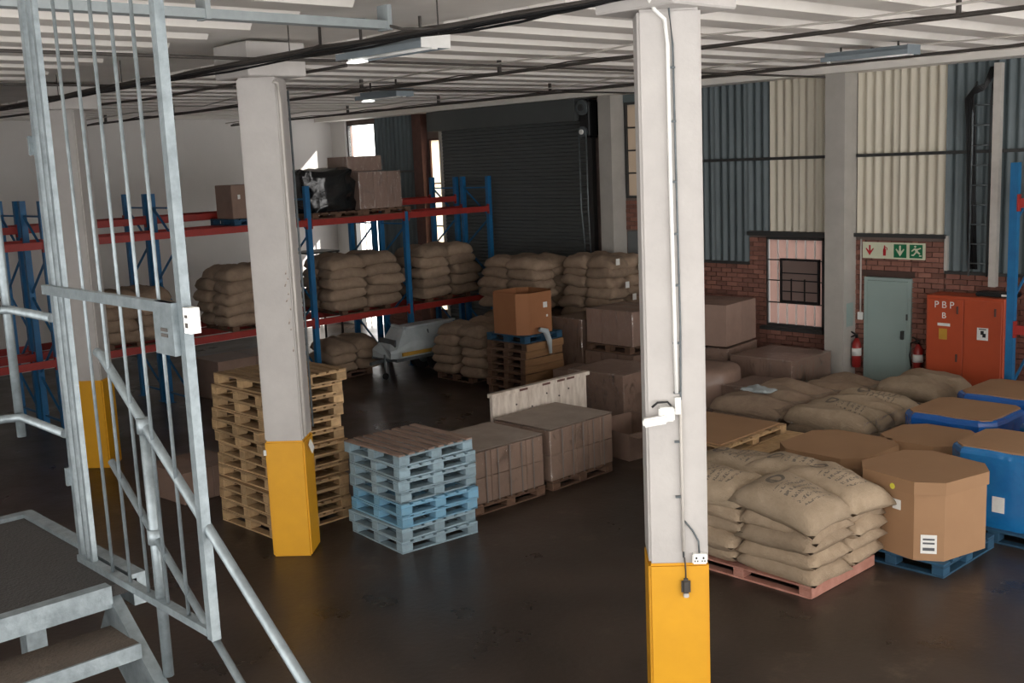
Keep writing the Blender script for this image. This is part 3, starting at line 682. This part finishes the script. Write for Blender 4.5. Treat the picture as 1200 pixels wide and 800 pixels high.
# ================================================================== OCTAGONAL CARTON BINS
def octa(hx, hy, c): return [(-hx+c, -hy), (hx-c, -hy), (hx, -hy+c), (hx, hy-c), (hx-c, hy), (-hx+c, hy), (-hx, hy-c), (-hx, -hy+c)]
pd = pallet_proto('d', 1.1, 1.14, .14, 'blue_deep', 'blue_deep', 6, .022)
def octabin(x, y, h, label, hx=.52, hy=.53, rz=0, z=.14, lid=.13):
    t = thing('octagonal_carton_bin', label, 'carton bin', (x, y, z), rz)
    put('body', prism(octa(hx, hy, .2), 0, h-.02, 'carton'), t)
    put('lid', prism(octa(hx+.018, hy+.018, .207), h-lid, h, 'carton'), t)
    return t
pallet(pd, 'dark_blue_pallet', 'dark blue pallet under the tall octagonal carton bin', (-5.2, 10.48, 0), 0)
ob = octabin(-5.12, 10.42, .80, 'octagonal cardboard bin with lid and white labels beside the jute sacks', .51, .51, R(-13))
put('label_sticker', box(.10, .004, .1, 'sticker'), ob, (.1, -.513, .52))
s_ = put('label_sticker', box(.15, .004, .19, 'sticker'), ob, (.412, -.414, .17), (0, 0, R(45)))
for z in (.05, .01, -.05): put('label_print', box(.11, .002, .018 if z > -.02 else .03, 'sticker_ink'), s_, (0, -.003, z))
dt = put('dot_sticker', cyl(.03, .004, 'sticker_yellow', 14), ob, (.06, -.529, .70), (R(90), 0, 0))
pallet(pd, 'dark_blue_pallet', 'dark blue pallet under the octagonal bin behind the jute sacks', (-6.5, 11.13, 0), 0)
octabin(-6.5, 11.13, .66, 'low octagonal cardboard bin with flat lid behind the jute sacks', .54, .54)
pallet(pd, 'dark_blue_pallet', 'dark blue pallet under the octagonal bin beside the blue wrapped bins', (-5.88, 12.32, 0), 0)
octabin(-5.88, 12.1, .66, 'low octagonal cardboard bin touching the blue wrapped bins', .46, .46)

# blue film wrapped bins
def bluebin(x, y, hx, hy, h, label, light=False, sticker=False, z=.14):
    t = thing('blue_wrapped_bin', label, 'wrapped bin', (x, y, z), 0)
    mt = 'blue_film_light' if light else 'blue_film'
    bm = bmesh.new(); poly = octa(hx, hy, .16); n = len(poly); rows = []
    for zz, s in ((0, 1), (.06, 1.01), (h*.5, 1.005), (h-.06, 1.01), (h-.02, .985), (h, .93), (h-.004, .80)):
        ring = []
        for i in range(n):
            (ax, ay), (bx_, by_) = poly[i], poly[(i+1) % n]
            for q in (0, .33, .67): ring.append(bm.verts.new(((ax+(bx_-ax)*q)*s, (ay+(by_-ay)*q)*s, zz+.006*math.sin(7*q+i))))
        rows.append(ring)
    for A, B in zip(rows, rows[1:]):
        for i in range(len(A)): bm.faces.new((A[i], A[(i+1) % len(A)], B[(i+1) % len(A)], B[i]))
    bm.faces.new(rows[0]); bm.faces.new(rows[-1])
    put('film', mesh_from('film', bm, mt, smooth=False), t)
    put('cardboard_top', prism(octa(hx*.9, hy*.9, .1), h-.006, h+.012, 'carton_top'), t)
    if sticker: put('label_sticker', box(.13, .004, .17, 'sticker'), t, (.02, -hy*1.012-.006, h*.32))
    return t
BL = [(-6.02, 13.32, .58, .56, .72, 'blue film wrapped bin between the wrapped sacks and the octagonal bins', False, False, 'dark blue pallet under the blue bin between sacks and octagonal bins'),
      (-5.95, 14.75, .62, .6, .72, 'blue film wrapped bin in front of the orange cabinet', False, False, 'dark blue pallet under the blue bin before the orange cabinet'),
      (-4.72, 11.75, .56, .5, .82, 'blue film wrapped bin with a white label beside the tall octagonal bin', True, True, 'dark blue pallet under the labelled blue bin'),
      (-4.5, 13.05, .56, .56, .82, 'blue film wrapped bin standing behind the labelled one', True, False, 'dark blue pallet under the blue bin behind the labelled one')]
for x, y, hx, hy, h, lab, li, stk, pl_ in BL:
    pallet(pd, 'dark_blue_pallet', pl_, (x, y, 0), 0)
    bluebin(x, y, hx, hy, h, lab, li, stk)

# ================================================================== WRAPPED CARTON LOADS
pt = pallet_proto('t', 1.04, 1.16, .13, 'wood_dark', 'wood_dark', 7, .02)
def carton_load(x, y, z, lx, ly, h, nx, ny, nz, mat, label, rz=0, film='film', straps=0, top=None):
    t = thing('wrapped_carton_load', label, 'carton load', (x, y, z), rz)
    dx, dy, dz = lx/nx, ly/ny, h/nz
    for k in range(nz):
        for i in range(nx):
            for j in range(ny):
                if nz > 1 and k < nz-1 and i < nx-1 and j > 0 and nx > 1: continue
                put('carton', box(round(dx-.006, 4), round(dy-.006, 4), round(dz-.004, 4), mat, .006), t, (-lx/2+dx*(i+.5), -ly/2+dy*(j+.5), dz*(k+.5)))
    if film: put('shrink_film', rbox(lx+.03, ly+.03, h+.015, film, .02, 1), t)
    for s in range(straps):
        yy = -ly/2+ly*(s+1)/(straps+1)
        put('strap', boxes([(lx/2+.018, lx/2+.022, yy-.008, yy+.008, 0, h), (-lx/2, lx/2, yy-.008, yy+.008, h+.017, h+.02)], 'strap'), t)
    if top: put('top_sheet', boxes([(-lx/2, lx/2, -ly/2, ly/2, h+.017, h+.022)], top), t)
    return t
pallet(pt, 'brown_pallet', 'brown pallet under the wrapped cartons beside the blue pallet stack', (-10.12, 8.82, 0), R(-1))
carton_load(-10.12, 8.82, .13, 1.02, 1.16, .64, 2, 4, 2, 'carton_pink', 'shrink wrapped pinkish cartons on a pallet beside the blue pallet stack', R(-1), straps=5, top='dusty')
pallet(pt, 'brown_pallet', 'brown pallet under the wrapped cartons that carry the white board', (-10.14, 10.12, 0), R(1))
carton_load(-10.14, 10.12, .13, 1.04, 1.2, .66, 2, 5, 2, 'carton_pink', 'shrink wrapped pinkish cartons with a dusty grey top behind the white board', R(1), straps=5, top='dusty')
wb = thing('white_board', 'weathered white painted board standing on edge behind the wrapped cartons', 'board', (-10.82, 10.57, 0), R(1))
put('panel', boxes([(-.025, .025, -.95, .93, .0, 1.05)], 'white_board'), wb)
put('edge_strip', boxes([(-.045, .045, -.97, .99, 1.05, 1.1)], 'white_board'), wb)
for yy, z in ((-.2, .8), (.35, .85), (.1, .93), (-.5, .88), (.55, .92)): put('bolt_head', cyl(.012, .01, 'pipe_dark', 8), wb, (.025, yy, z), (0, R(90), 0))
for yy in (-.45, .0, .3, .5): put('rust_chip', boxes([(.0455, .047, yy, yy+.16, 1.055, 1.085)], 'rust'), wb)
# low brown carton and wrapped goods beyond
lc = thing('open_carton_tray', 'low open brown carton on the floor beyond the wrapped cartons', 'carton', (-10.2, 11.75, 0), R(-6))
put('base', prism([(-.5, -.5), (.5, -.5), (.5, .5), (-.5, .5)], 0, .38, 'carton_dark', open_top=True), lc)
put('flap', boxes([(.5, .72, -.5, .5, .36, .372)], 'carton_dark'), lc)
carton_load(-11.55, 13.0, .0, 1.1, 1.1, .85, 1, 1, 1, 'carton_dark', 'dark wrapped carton block behind the near white column', R(4), 'film_strong')
# tall stacks of cartons half hidden by the column
pallet(pt, 'brown_pallet', 'brown pallet under the lower tall carton stack left of the white column', (-13.0, 15.0, 0), 0)
carton_load(-13.0, 15.0, .13, 1.16, 1.12, .58, 3, 3, 1, 'carton_dark', 'lower wrapped carton load of the tall stack beside the sack pile', 0)
pallet(pt, 'brown_pallet', 'brown pallet sandwiched between the two carton loads beside the sack pile', (-13.0, 15.0, .73), 0)
carton_load(-13.0, 15.0, .86, 1.1, 1.06, .62, 3, 3, 1, 'carton_dull', 'upper carton load with pale straps of the tall stack beside the sack pile', 0, straps=2)
pallet(pt, 'brown_pallet', 'brown pallet under the carton stack below the dark sheeting', (-11.62, 15.7, 0), R(8))
carton_load(-11.62, 15.7, .13, 1.1, 1.1, .72, 2, 2, 1, 'carton_dark', 'lower wrapped cartons of the stack below the dark sheeting', R(8))
carton_load(-11.62, 15.72, .88, 1.04, 1.1, .72, 2, 2, 1, 'carton_dull', 'two upper brown cartons side by side below the dark sheeting', R(8), None)
pallet(pt, 'brown_pallet', 'brown pallet under the wrapped block below the pink paned window', (-10.28, 15.72, 0), 0)
carton_load(-10.28, 15.72, .13, 1.2, 1.2, .66, 1, 1, 1, 'carton_dark', 'wrapped brown block with rounded edges below the pink paned window', 0, 'film_strong')
rb_ = tag(put('wrapped_bale', tube([(0, 0, 0), (0, 0, .04), (0, 0, .7), (0, 0, .76), (0, 0, .78)], [.56, .58, .58, .54, .3], 'carton_dark', 24), None, (-10.75, 14.25, 0)), 'round film wrapped bale on the floor beside the white column', 'bale')
carton_load(-9.85, 14.45, .0, .8, .9, .55, 1, 1, 1, 'carton_dark', 'low dark wrapped block between the bale and the sack pallets', R(3), 'film_strong')

# flat pallet with a cardboard sheet on a low load
pf = pallet_proto('f', 1.16, 1.4, .13, 'wood', 'wood_block', 7, .022)
carton_load(-8.0, 11.1, 0, 1.0, 1.25, .6, 1, 2, 1, 'carton_dark', 'dark cartons carrying the pallet with the cardboard sheet', R(2), None)
tag(put('plank_board', box(1.3, 1.75, .03, 'wood_block', .004), None, (-7.9, 10.98, .617), (0, 0, R(2))), 'wide pale board edge jutting out under the pallet with the cardboard sheet', 'board')
pallet(pf, 'wooden_pallet', 'light wooden pallet with a cardboard sheet on it behind the jute sacks', (-8.12, 10.98, .633), R(2))
tag(put('cardboard_sheet', box(1.1, 1.3, .02, 'carton_top', .004), None, (-8.14, 10.96, .774), (0, 0, R(2))), 'flat brown cardboard sheet lying on the light wooden pallet', 'cardboard')
carton_load(-13.35, 6.55, 0, .9, .9, .42, 1, 2, 1, 'carton_dark', 'low dark brown cartons on the floor beside the tall wooden pallet stack', R(5), None)

# ================================================================== FILM WRAPPED SACK PALLETS
def wrapped_sacks(x, y, lx, ly, h, n, label, pl, seed, z=.13, film='film_strong', mat='burlap', pm_=None):
    pallet(pt, 'brown_pallet', pl, (x, y, 0), 0)
    t = thing('wrapped_sack_load', label, 'sack load', (x, y, z)); rr = random.Random(seed)
    lay = 3; hh = h/lay; dy = ly/n
    for k in range(lay):
        for i in range(n):
            top = k == lay-1
            sack((rr.uniform(-.03, .03), -ly/2+dy*(i+.5), hh*(k+.5)), round(lx*1.04, 2), round(dy*1.16, 2), round(hh*1.6, 2), pm_ if (top and i % 2 and pm_) else mat, R(rr.uniform(-4, 4)), '', '', seed+k*3+i, .09 if top else .02, (R(rr.uniform(-3, 3)), R(3 if top else 0)), parent=t)
    put('shrink_film', rbox(lx+.16, ly+.18, h*.92, film, .14, 3), t)
    return t
wrapped_sacks(-7.62, 13.45, 1.25, 1.62, .56, 4, 'four film wrapped jute sacks between the cardboard sheet and the blue bins', 'brown pallet under the four film wrapped sacks beside the blue bins', 3, pm_='burlap_print')
wrapped_sacks(-9.0, 13.7, 1.25, 1.7, .5, 3, 'dusty film wrapped sacks with a torn plastic cover beside the bale', 'brown pallet under the dusty film wrapped sacks beside the bale', 8, film='film_dusty', mat='burlap_brown')
wrapped_sacks(-7.55, 15.35, 1.05, 1.1, .6, 2, 'film wrapped jute sacks in front of the pale green door', 'brown pallet under the wrapped sacks in front of the green door', 5)
wrapped_sacks(-8.8, 15.3, 1.1, 1.1, .42, 2, 'low film wrapped sacks in front of the wall pillar', 'brown pallet under the low wrapped sacks at the wall pillar', 9, film='film_dusty', mat='burlap_brown')
tag(put('plastic_scrap', sack_mesh(.5, .35, .06, 'tarp', 2), None, (-9.2, 13.5, .68)), 'crumpled pale plastic scrap lying on the dusty wrapped sacks', 'plastic scrap')

# ================================================================== OPEN BIN ON PALLET STACK, SACK PILES AT THE SHUTTER
ps = pallet_proto('s', 1.0, .95, .137, 'wood_dark', 'wood_dark', 6, .02, side='wood_mid')
for i in range(7): pallet(ps, 'wooden_pallet', 'brown wooden pallet, %s up from the floor under the open cardboard bin' % ORD[i], (-14.36+rp.uniform(-.03, .03), 13.68+rp.uniform(-.03, .03), i*.138), R(rp.uniform(-2, 2)), 'brown pallets under the open bin')
pb_ = pallet_proto('p', 1.0, .95, .13, 'blue_deep', 'blue_deep', 6, .02)
pallet(pb_, 'dark_blue_pallet', 'dark blue pallet on top of the brown stack, carrying the open bin', (-14.36, 13.68, .968), 0)
op = thing('open_carton_bin', 'open orange brown cardboard bin on top of the pallet stack', 'carton bin', (-14.38, 13.68, 1.1))
put('body', prism(octa(.46, .45, .17), 0, .74, 'carton_orange', open_top=True), op)
put('label_sticker', box(.004, .1, .1, 'sticker'), op, (.463, .12, .5)); put('label_sticker', box(.004, .04, .04, 'sticker'), op, (.463, .16, .3))
BR = 'burlap_brown'
pallet(pt, 'brown_pallet', 'brown pallet under the low sack pile beside the grey trailer', (-16.15, 14.05, 0), 0)
pile(-16.6, -15.35, 13.5, 14.65, .13, 5, 2, 2, .19, BR, 'low pile by trailer', 'jute sacks in the low pile by the trailer', 31, bulge=.1)
for k, z in enumerate((0, 1.12)):
    pallet(pt, 'brown_pallet', ('lower' if k == 0 else 'upper') + ' brown pallet of the sack pile behind the open bin', (-16.1, 15.55, z), 0)
    pile(-16.95, -15.35, 15.0, 16.1, z+.13, 5, 2, 2, .195, BR, ('lower', 'upper')[k] + ' pile behind open bin', 'jute sacks in the tall pile behind the open bin', 41+k, dome=k > 0)
pallet(pt, 'brown_pallet', 'brown pallet under the tall sack pile against the shutter pillar', (-14.45, 16.05, 0), 0)
pile(-15.1, -13.85, 15.5, 16.5, .13, 11, 2, 2, .195, BR, 'tagged pile by pillar', 'jute sacks with white tags by the pillar', 51)
for yy, z in ((15.6, 2.2), (16.25, 2.05), (15.8, 1.75), (16.35, 1.85), (16.0, 1.5)):
    p = Vector((-13.85, yy, z)); o = min(PILE_SACKS, key=lambda q: (q.location-p).length)
    put('paper_tag', box(.01, .1, .12, 'sticker'), o, o.matrix_basis.inverted() @ Vector((o.location.x+.42, yy, z)), o.rotation_euler.to_matrix().inverted().to_euler(), 'white paper tag')
carton_load(-13.25, 14.05-.1, 0, .7, .7, .5, 1, 1, 1, 'carton_dark', 'dark carton on the floor beside the open bin stack', R(10), None)
put('hanging_film', tube([(.60, -.18, .1), (.64, -.06, .06), (.66, 0, -.12), (.66, .02, -.35)], [.04, .06, .05, .03], 'tarp', 10), op)
# dark wrapped flat goods behind the carton stack
carton_load(-14.05, 15.0+.0, .0, .8, 1.0, 1.25, 1, 1, 1, 'carton_dark', 'dark wrapped block between the open bin and the tall carton stack', R(-3), 'film_strong')

# ================================================================== PALLET RACKING
def rack(label, xf, xb, ys, ztops, beams):
    t = thing('pallet_rack', label, 'pallet rack')
    for y, ztop in zip(ys, ztops):
        for xx in (xf, xb):
            u = put('upright', boxes([(xx-.045, xx+.045, y-.05, y+.05, 0, ztop)], 'rack_blue'), t)
            put('foot_plate', boxes([(xx-.08, xx+.08, y-.08, y+.08, 0, .01)], 'rack_blue'), u)
        z = .25; s = 1
        while z+.7 < ztop:
            put('brace', bar((xf if s > 0 else xb, y, z), (xb if s > 0 else xf, y, z+.65), .03, .03, 'rack_blue'), t); z += .68; s = -s
        for zz in (.2, ztop-.25): put('brace', bar((xf, y, zz), (xb, y, zz), .03, .03, 'rack_blue'), t)
    for zb in beams:
        for a, b_ in zip(ys, ys[1:]):
            for xx in (xf+.03, xb-.03):
                bmn = put('beam', boxes([(xx-.025, xx+.025, a+.05, b_-.05, zb-.12, zb)], 'rack_red'), t)
                for q in (a+.055, b_-.055): put('beam_connector', boxes([(xx-.035, xx+.035, q-.008, q+.008, zb-.17, zb+.04)], 'rack_red'), bmn)
    return t
YS = [4.3, 6.72, 9.0, 11.72, 14.07, 16.42]
rack('blue and red pallet rack carrying sacks, facing the floor', -18.2, -19.05, YS, (3.85, 3.85, 3.85, 3.85, 3.22, 3.85), (1.27, 3.2))
rack('blue and red pallet rack standing back to back behind the loaded one', -19.3, -20.15, YS, (3.85, 3.85, 3.85, 3.85, 3.22, 3.85), (1.27, 3.42))
rk = thing('pallet_rack', 'bright blue rack upright with red beams beside the orange cabinet', 'pallet rack')
for yy in (15.85, 16.7):
    put('upright', boxes([(-6.58, -6.47, yy-.05, yy+.05, 0, 3.85)], 'rack_blue'), rk)
    for zb in (1.55, 3.35):
        b_ = put('beam', boxes([(-6.47, -4.0, yy-.025, yy+.025, zb-.13, zb)], 'rack_red'), rk); put('beam_connector', boxes([(-6.475, -6.455, yy-.06, yy+.04, zb-.18, zb+.06)], 'rack_red'), b_)
put('upright', boxes([(-4.0, -3.89, 15.8, 15.9, 0, 3.85)], 'rack_blue'), rk); put('upright', boxes([(-4.0, -3.89, 16.65, 16.75, 0, 3.85)], 'rack_blue'), rk)
for z in (.6, 1.9, 3.0): put('brace', bar((-6.52, 15.85, z), (-6.52, 16.7, z+.6), .03, .03, 'rack_blue'), rk)

# goods on the racks
prk = pallet_proto('k', 1.0, 1.2, .12, 'wood_dark', 'wood_dark', 6, .02)
ZR = 1.27
for nm, nm2, y0, y1, lay in (('near the gate', 'near gate', 7.55, 8.75, 4), ('left of the middle column', 'left of column', 9.85, 11.2, 5), ('right of the middle column', 'right of column', 12.15, 13.75, 5), ('at the far end of the rack', 'before shutter', 14.45, 15.85, 5)):
    pallet(prk, 'brown_pallet', 'brown rack pallet under the sacks ' + nm, (-18.68, (y0+y1)/2, ZR), 0)
    pile(-19.15, -18.12, y0, y1, ZR+.12, lay, 2, 2, .205, BR, 'rack pile ' + nm2, 'jute sacks in the rack pile ' + nm, int(y0*10), bulge=.07)
ZR2 = 3.2
pallet(prk, 'brown_pallet', 'brown pallet on the upper rack level under the black wrapped load', (-18.68, 12.42, ZR2), 0)
bl = thing('black_wrapped_load', 'lumpy load in shiny black film on the upper rack level', 'wrapped load', (-18.68, 12.36, ZR2+.12))
put('film', rbox(1.0, 1.15, .82, 'black_film', .3, 1, .045, 5, 4), bl)
pallet(prk, 'brown_pallet', 'brown pallet on the upper rack level under the brown cartons', (-18.68, 13.62, ZR2), 0)
cl = carton_load(-18.68, 13.5, ZR2+.12, .95, 1.05, .74, 1, 3, 1, 'carton_dull', 'tall brown cartons in torn film on the upper rack level', 0, 'film')
carton_load(-18.78, 13.3, ZR2+.88, .7, .85, .3, 1, 1, 1, 'carton_dull', 'flat brown carton on top of the cartons on the upper rack level', 0, 'film')
pallet(pallet_proto('k', .9, .7, .12, 'blue_deep', 'blue_deep', 6, .02), 'dark_blue_pallet', 'dark blue pallet on the upper rack level left of the middle column', (-18.65, 10.5, ZR2), 0)
bx_ = thing('tall_carton', 'tall narrow brown carton on the upper rack level left of the middle column', 'carton', (-18.62, 10.45, ZR2+.12))
put('box', box(.6, .5, .62, 'carton_dark', .01, True), bx_); put('label_sticker', box(.004, .05, .08, 'sticker'), bx_, (.303, -.1, .4))
# brown cartons and sheets below the rack
carton_load(-18.7, 10.4, 0, .9, 1.6, .75, 1, 2, 1, 'carton_dark', 'dark brown cartons on the floor under the rack left of the middle column', 0, None)
tag(put('grey_bag', rbox(.3, .45, .5, 'tarp', .1, 3), None, (-18.1, 10.9, .0)), 'pale grey plastic bag on the floor under the rack', 'bag')
pallet(prk, 'brown_pallet', 'brown pallet on the floor under the rack right of the middle column', (-18.68, 12.4, 0), 0)
pile(-19.1, -18.2, 12.1, 13.2, .12, 3, 1, 2, .2, BR, 'heap under rack', 'dark sacks under the rack', 61)

# ================================================================== COVERED TRAILER
tr_ = thing('covered_trailer', 'small grey trailer under a pale cover with a yellow stripe', 'trailer', (-17.5, 12.75, 0))
bm = bmesh.new(); prof = [(-.42, .42), (.40, .42), (.43, .62), (.40, .72), (.22, .95), (-.22, .97), (-.42, .72)]
rows = []
for yy, s, zt in ((0, .72, .5), (.12, .9, .62), (.42, .98, 1.0), (.9, 1, 1.03), (1.7, 1, 1.02), (1.78, .9, .95)):
    rows.append([bm.verts.new((x*s, yy+(.1 if z > .9 and yy < .2 else 0), (z-.42)*zt+.42)) for x, z in prof])
for A, B in zip(rows, rows[1:]):
    for i in range(7): bm.faces.new((A[i], A[(i+1) % 7], B[(i+1) % 7], B[i]))
bm.faces.new(rows[0]); bm.faces.new(rows[-1])
put('cover', mesh_from('cover', bm, 'tarp'), tr_)
put('cover_fold', bar((.2, .45, .98), (.22, 1.72, 1.0), .09, .04, 'tarp'), tr_); put('cover_ridge', bar((-.2, .45, 1.0), (.2, .45, .98), .06, .05, 'tarp'), tr_)
put('cover_seam', bar((.405, .95, .46), (.30, .95, .9), .02, .02, 'tarp_dark'), tr_)
put('front_panel', bar((-.2, .13, .72), (.3, .13, .7), .03, .16, 'tarp_dark'), tr_)
put('yellow_stripe', boxes([(.40, .438, .2, 1.3, .46, .53)], 'stripe_yellow'), tr_)
put('chassis', boxes([(-.4, .42, .05, 1.75, .36, .42)], 'galv_dull'), tr_)
put('drawbar', bar((0, .2, .38), (.1, -.35, .36), .06, .06, 'galv_dull'), tr_)
jw = put('jockey_leg', tube([(.12, -.02, .5), (.12, -.02, .1)], .018, 'galv_dull', 8), tr_); put('jockey_wheel', cyl(.065, .04, 'rubber', 14), jw, (.1, -.02, .065), (0, R(90), 0))
for sx in (-.34, .22):
    wl = put('wheel', cyl(.26, .14, 'rubber', 20), tr_, (sx-.05, 1.25, .26), (0, R(90), 0)); put('rim', cyl(.14, .15, 'galv_dull', 14), wl, (0, 0, 0))

# ================================================================== THINGS AT THE BACK WALL
cb = thing('storage_cabinet', 'orange two door steel cabinet with stickers against the brick wall', 'cabinet', (-7.5, 16.72, 0))
put('body', box(1.22, .46, 1.82, 'orange', .008, True), cb)
for sx, nm in ((-1, 'l'), (1, 'r')):
    dr = put('door', box(.57, .02, 1.72, 'orange', .004, True), cb, (sx*.295, -.245, .05))
    put('handle', boxes([((.2 if sx < 0 else .19)-.012, (.2 if sx < 0 else .19)+.012, -.03, -.01, 1.5, 1.62)], 'rust'), dr)
    if sx < 0: put('handle', boxes([(.185, .21, -.03, -.01, .75, .87)], 'rust'), dr)
def text_mesh(s, size, mat, ext=.002):
    cu = bpy.data.curves.new('t', 'FONT'); cu.body = s; cu.size = size; cu.extrude = ext; cu.align_x = 'CENTER'
    o = bpy.data.objects.new('t', cu); COL.objects.link(o); dg = bpy.context.evaluated_depsgraph_get()
    me = bpy.data.meshes.new_from_object(o.evaluated_get(dg)); bpy.data.objects.remove(o); me.materials.clear(); me.materials.append(MATS[mat]); return me
put('lettering', text_mesh('P B P', .15, 'sticker'), cb, (-.31, -.259, 1.63), (R(90), 0, 0)); put('lettering', text_mesh('B', .13, 'sticker'), cb, (-.31, -.259, 1.47), (R(90), 0, 0))
put('sticker', box(.2, .004, .045, 'sticker'), cb, (-.31, -.258, 1.37)); put('sticker', box(.13, .004, .17, 'stripe_yellow'), cb, (-.32, -.258, 1.22))
sk = put('sticker', box(.17, .004, .19, 'sticker'), cb, (.3, -.258, 1.27)); put('sticker_mark', boxes([(-.03, .02, -.004, -.002, -.01, .05), (.0, .05, -.004, -.002, -.05, .01), (-.055, .055, -.004, -.002, .065, .08)], 'black'), sk)
cbt = thing('tool_case', 'black case lying on top of the orange cabinet', 'case', (-7.1, 16.75, 1.82)); put('case_body', rbox(.6, .25, .07, 'black', .015), cbt); put('clasp', boxes([(.1, .2, -.13, -.124, .02, .05), (.23, .3, -.13, -.124, .0, .03)], 'white_plastic'), cbt)

sg = thing('safety_sign', 'long cream safety sign with red and green pictograms above the green door', 'sign', (-8.93, WY-.03, 2.44))
put('board', box(1.1, .015, .27, 'sign_cream'), sg)
def flat(name, polys, mat, parent, y, cx, cz, s):
    bm = bmesh.new()
    for poly in polys:
        A = [bm.verts.new((cx+px*s, y, cz+pz*s)) for px, pz in poly]; B = [bm.verts.new((cx+px*s, y+.004, cz+pz*s)) for px, pz in poly]
        n = len(A); bm.faces.new(A); bm.faces.new(B[::-1])
        for i in range(n): bm.faces.new((A[i], A[(i+1) % n], B[(i+1) % n], B[i]))
    return put(name, mesh_from(name, bm, mat), parent)
arrow = [[(-.16, 1), (.16, 1), (.16, -.1), (-.16, -.1)], [(0, -1), (.3, -.55), (.85, .25), (.75, .45), (.16, -.1), (-.16, -.1), (-.75, .45), (-.85, .25), (-.3, -.55)]]
flat('red_arrow', arrow, 'sign_red', sg, -.0125, -.42, 0, .085)
flat('red_extinguisher', [[(-.28, -1), (.28, -1), (.3, .1), (.12, .6), (.1, 1), (-.1, 1), (-.12, .6), (-.3, .1)], [(.12, .8), (.55, .6), (.6, .1), (.48, .1), (.42, .5), (.12, .66)]], 'sign_red', sg, -.0125, -.155, 0, .085)
g1 = flat('green_panel', [[(-1, -1), (1, -1), (1, 1), (-1, 1)]], 'sign_green', sg, -.0115, .12, 0, .11); flat('white_arrow', arrow, 'sign_cream', sg, -.0155, .12, 0, .088)
g2 = flat('green_panel', [[(-1, -1), (1, -1), (1, 1), (-1, 1)]], 'sign_green', sg, -.0115, .395, 0, .11)
flat('running_figure', [[(-.15, .55), (.1, .8), (-.1, .98), (-.35, .85)], [(-.3, .5), (.25, .45), (.35, .05), (-.05, -.1)], [(-.05, -.05), (.3, .1), (.75, -.3), (.6, -.5)], [(-.05, .0), (.15, -.15), (-.4, -.75), (-.8, -.7), (-.75, -.5), (-.45, -.5)], [(.2, .45), (.3, .25), (.85, .45), (.8, .65)], [(-.3, .5), (-.15, .3), (-.7, -.05), (-.8, .1)], [(.55, -.6), (.95, -.6), (.95, -.8), (.55, -.8)]], 'sign_cream', sg, -.0155, .395, 0, .1)
def extinguisher(x, label, z=.75, hose=1):
    t = thing('fire_extinguisher', label, 'fire extinguisher', (x, WY-.14, z))
    put('cylinder', tube([(0, 0, 0), (0, 0, .02), (0, 0, .40), (0, 0, .46), (0, 0, .5)], [.07, .08, .08, .05, .025], 'fire_red', 16), t)
    put('valve', tube([(0, 0, .5), (0, 0, .56)], .025, 'black', 8), t); put('handle_lever', bar((-.02, 0, .56), (.1*hose*-1, 0, .6), .025, .02, 'black'), t)
    put('hose', tube([(-.03*hose, 0, .54), (-.12*hose, -.01, .5), (-.14*hose, -.01, .3), (-.11*hose, -.01, .12)], .014, 'black', 8), t)
    put('label_band', tube([(0, 0, .2), (0, 0, .33)], .0815, 'sticker', 16), t); put('wall_bracket', box(.1, .035, .04, 'steel_dark'), t, (0, .098, .3))
extinguisher(-9.52+.0, 'red fire extinguisher on the brick wall beside the wall pillar', .45); extinguisher(-8.42, 'red fire extinguisher on the brick wall beside the orange cabinet', .45)
ns = thing('notice_card', 'small white notice card on the brick wall beside the orange cabinet', 'notice', (-8.17, WY-.02, .85)); put('card', box(.17, .01, .2, 'sticker'), ns); put('clip', box(.06, .012, .05, 'sticker'), ns, (0, 0, .16))
tag(put('light_switch', rbox(.1, .03, .13, 'white_plastic', .008), None, (-9.52, WY-.025, 1.25)), 'white light switch on the brick wall by the green door', 'switch')
tag(put('switch_conduit', tube([(-9.52, WY-.02, 1.38), (-9.52, WY-.02, 2.62)], .014, 'pipe_light', 8)), 'thin pale conduit running down the brickwork to the light switch', 'conduit')
tag(put('green_graffiti', box(.004, .22, .4, 'door_green'), None, (-9.617, 16.8, 1.35)), 'faded green paint smear on the side of the wall pillar', 'paint mark')
ld = thing('cat_ladder', 'dark steel cat ladder fixed to the corrugated wall', 'ladder', (-7.47, WY-.16, 0))
for sx in (-.14, .14): put('ladder_rail', tube([(sx, 0, 2.1), (sx, 0, 4.75), (sx*1.0, .03, 4.95), (sx*.9, .1, 5.05)], .016, 'galv_dull' if sx < 0 else 'steel_dark', 8), ld)
for i in range(9): put('rung', tube([(-.14, 0, 2.3+.3*i), (.14, 0, 2.3+.3*i)], .011, 'galv_dull', 8), ld)
for z in (2.3, 3.5, 4.7):
    for sx in (-.14, .14): put('standoff', bar((sx, 0, z), (sx, .13, z), .025, .025, 'steel_dark'), ld)
cbn = thing('cable_bundle', 'dark tangled cable bundle looped over the top of the cat ladder', 'cables', (-7.5, WY-.12, 0))
for i in range(5):
    q = -.2+.03*i; put('cable', tube([(.12+.03*i, .04, 5.25), (.1, -.12, 5.0-.02*i), (-.05, -.14, 4.95-.02*i), (q, -.1, 4.8), (q-.02, .03, 4.4), (q, .05, 3.3), (q+.05, .05, 2.2)], .014, 'black', 6), cbn)
tag(put('cable_duct', boxes([(-7.29, -7.18, WY-.19, WY-.08, 1.95, 5.3)], 'pipe_light')), 'cream vertical cable duct beside the cat ladder', 'duct')
# thin steel stand glimpsed at the far corner
tb = thing('steel_stand', 'tall thin legged steel stand silhouetted before the bright far corner', 'stand', (-22.3, 14.5, 0))
put('tray_top', boxes([(-.4, .4, -.42, .42, 2.2, 2.24)], 'steel_dark'), tb)
for sx in (-.36, .36):
    for sy in (-.38, .38): put('leg', boxes([(sx-.02, sx+.02, sy-.02, sy+.02, 0, 2.2)], 'steel_dark'), tb)
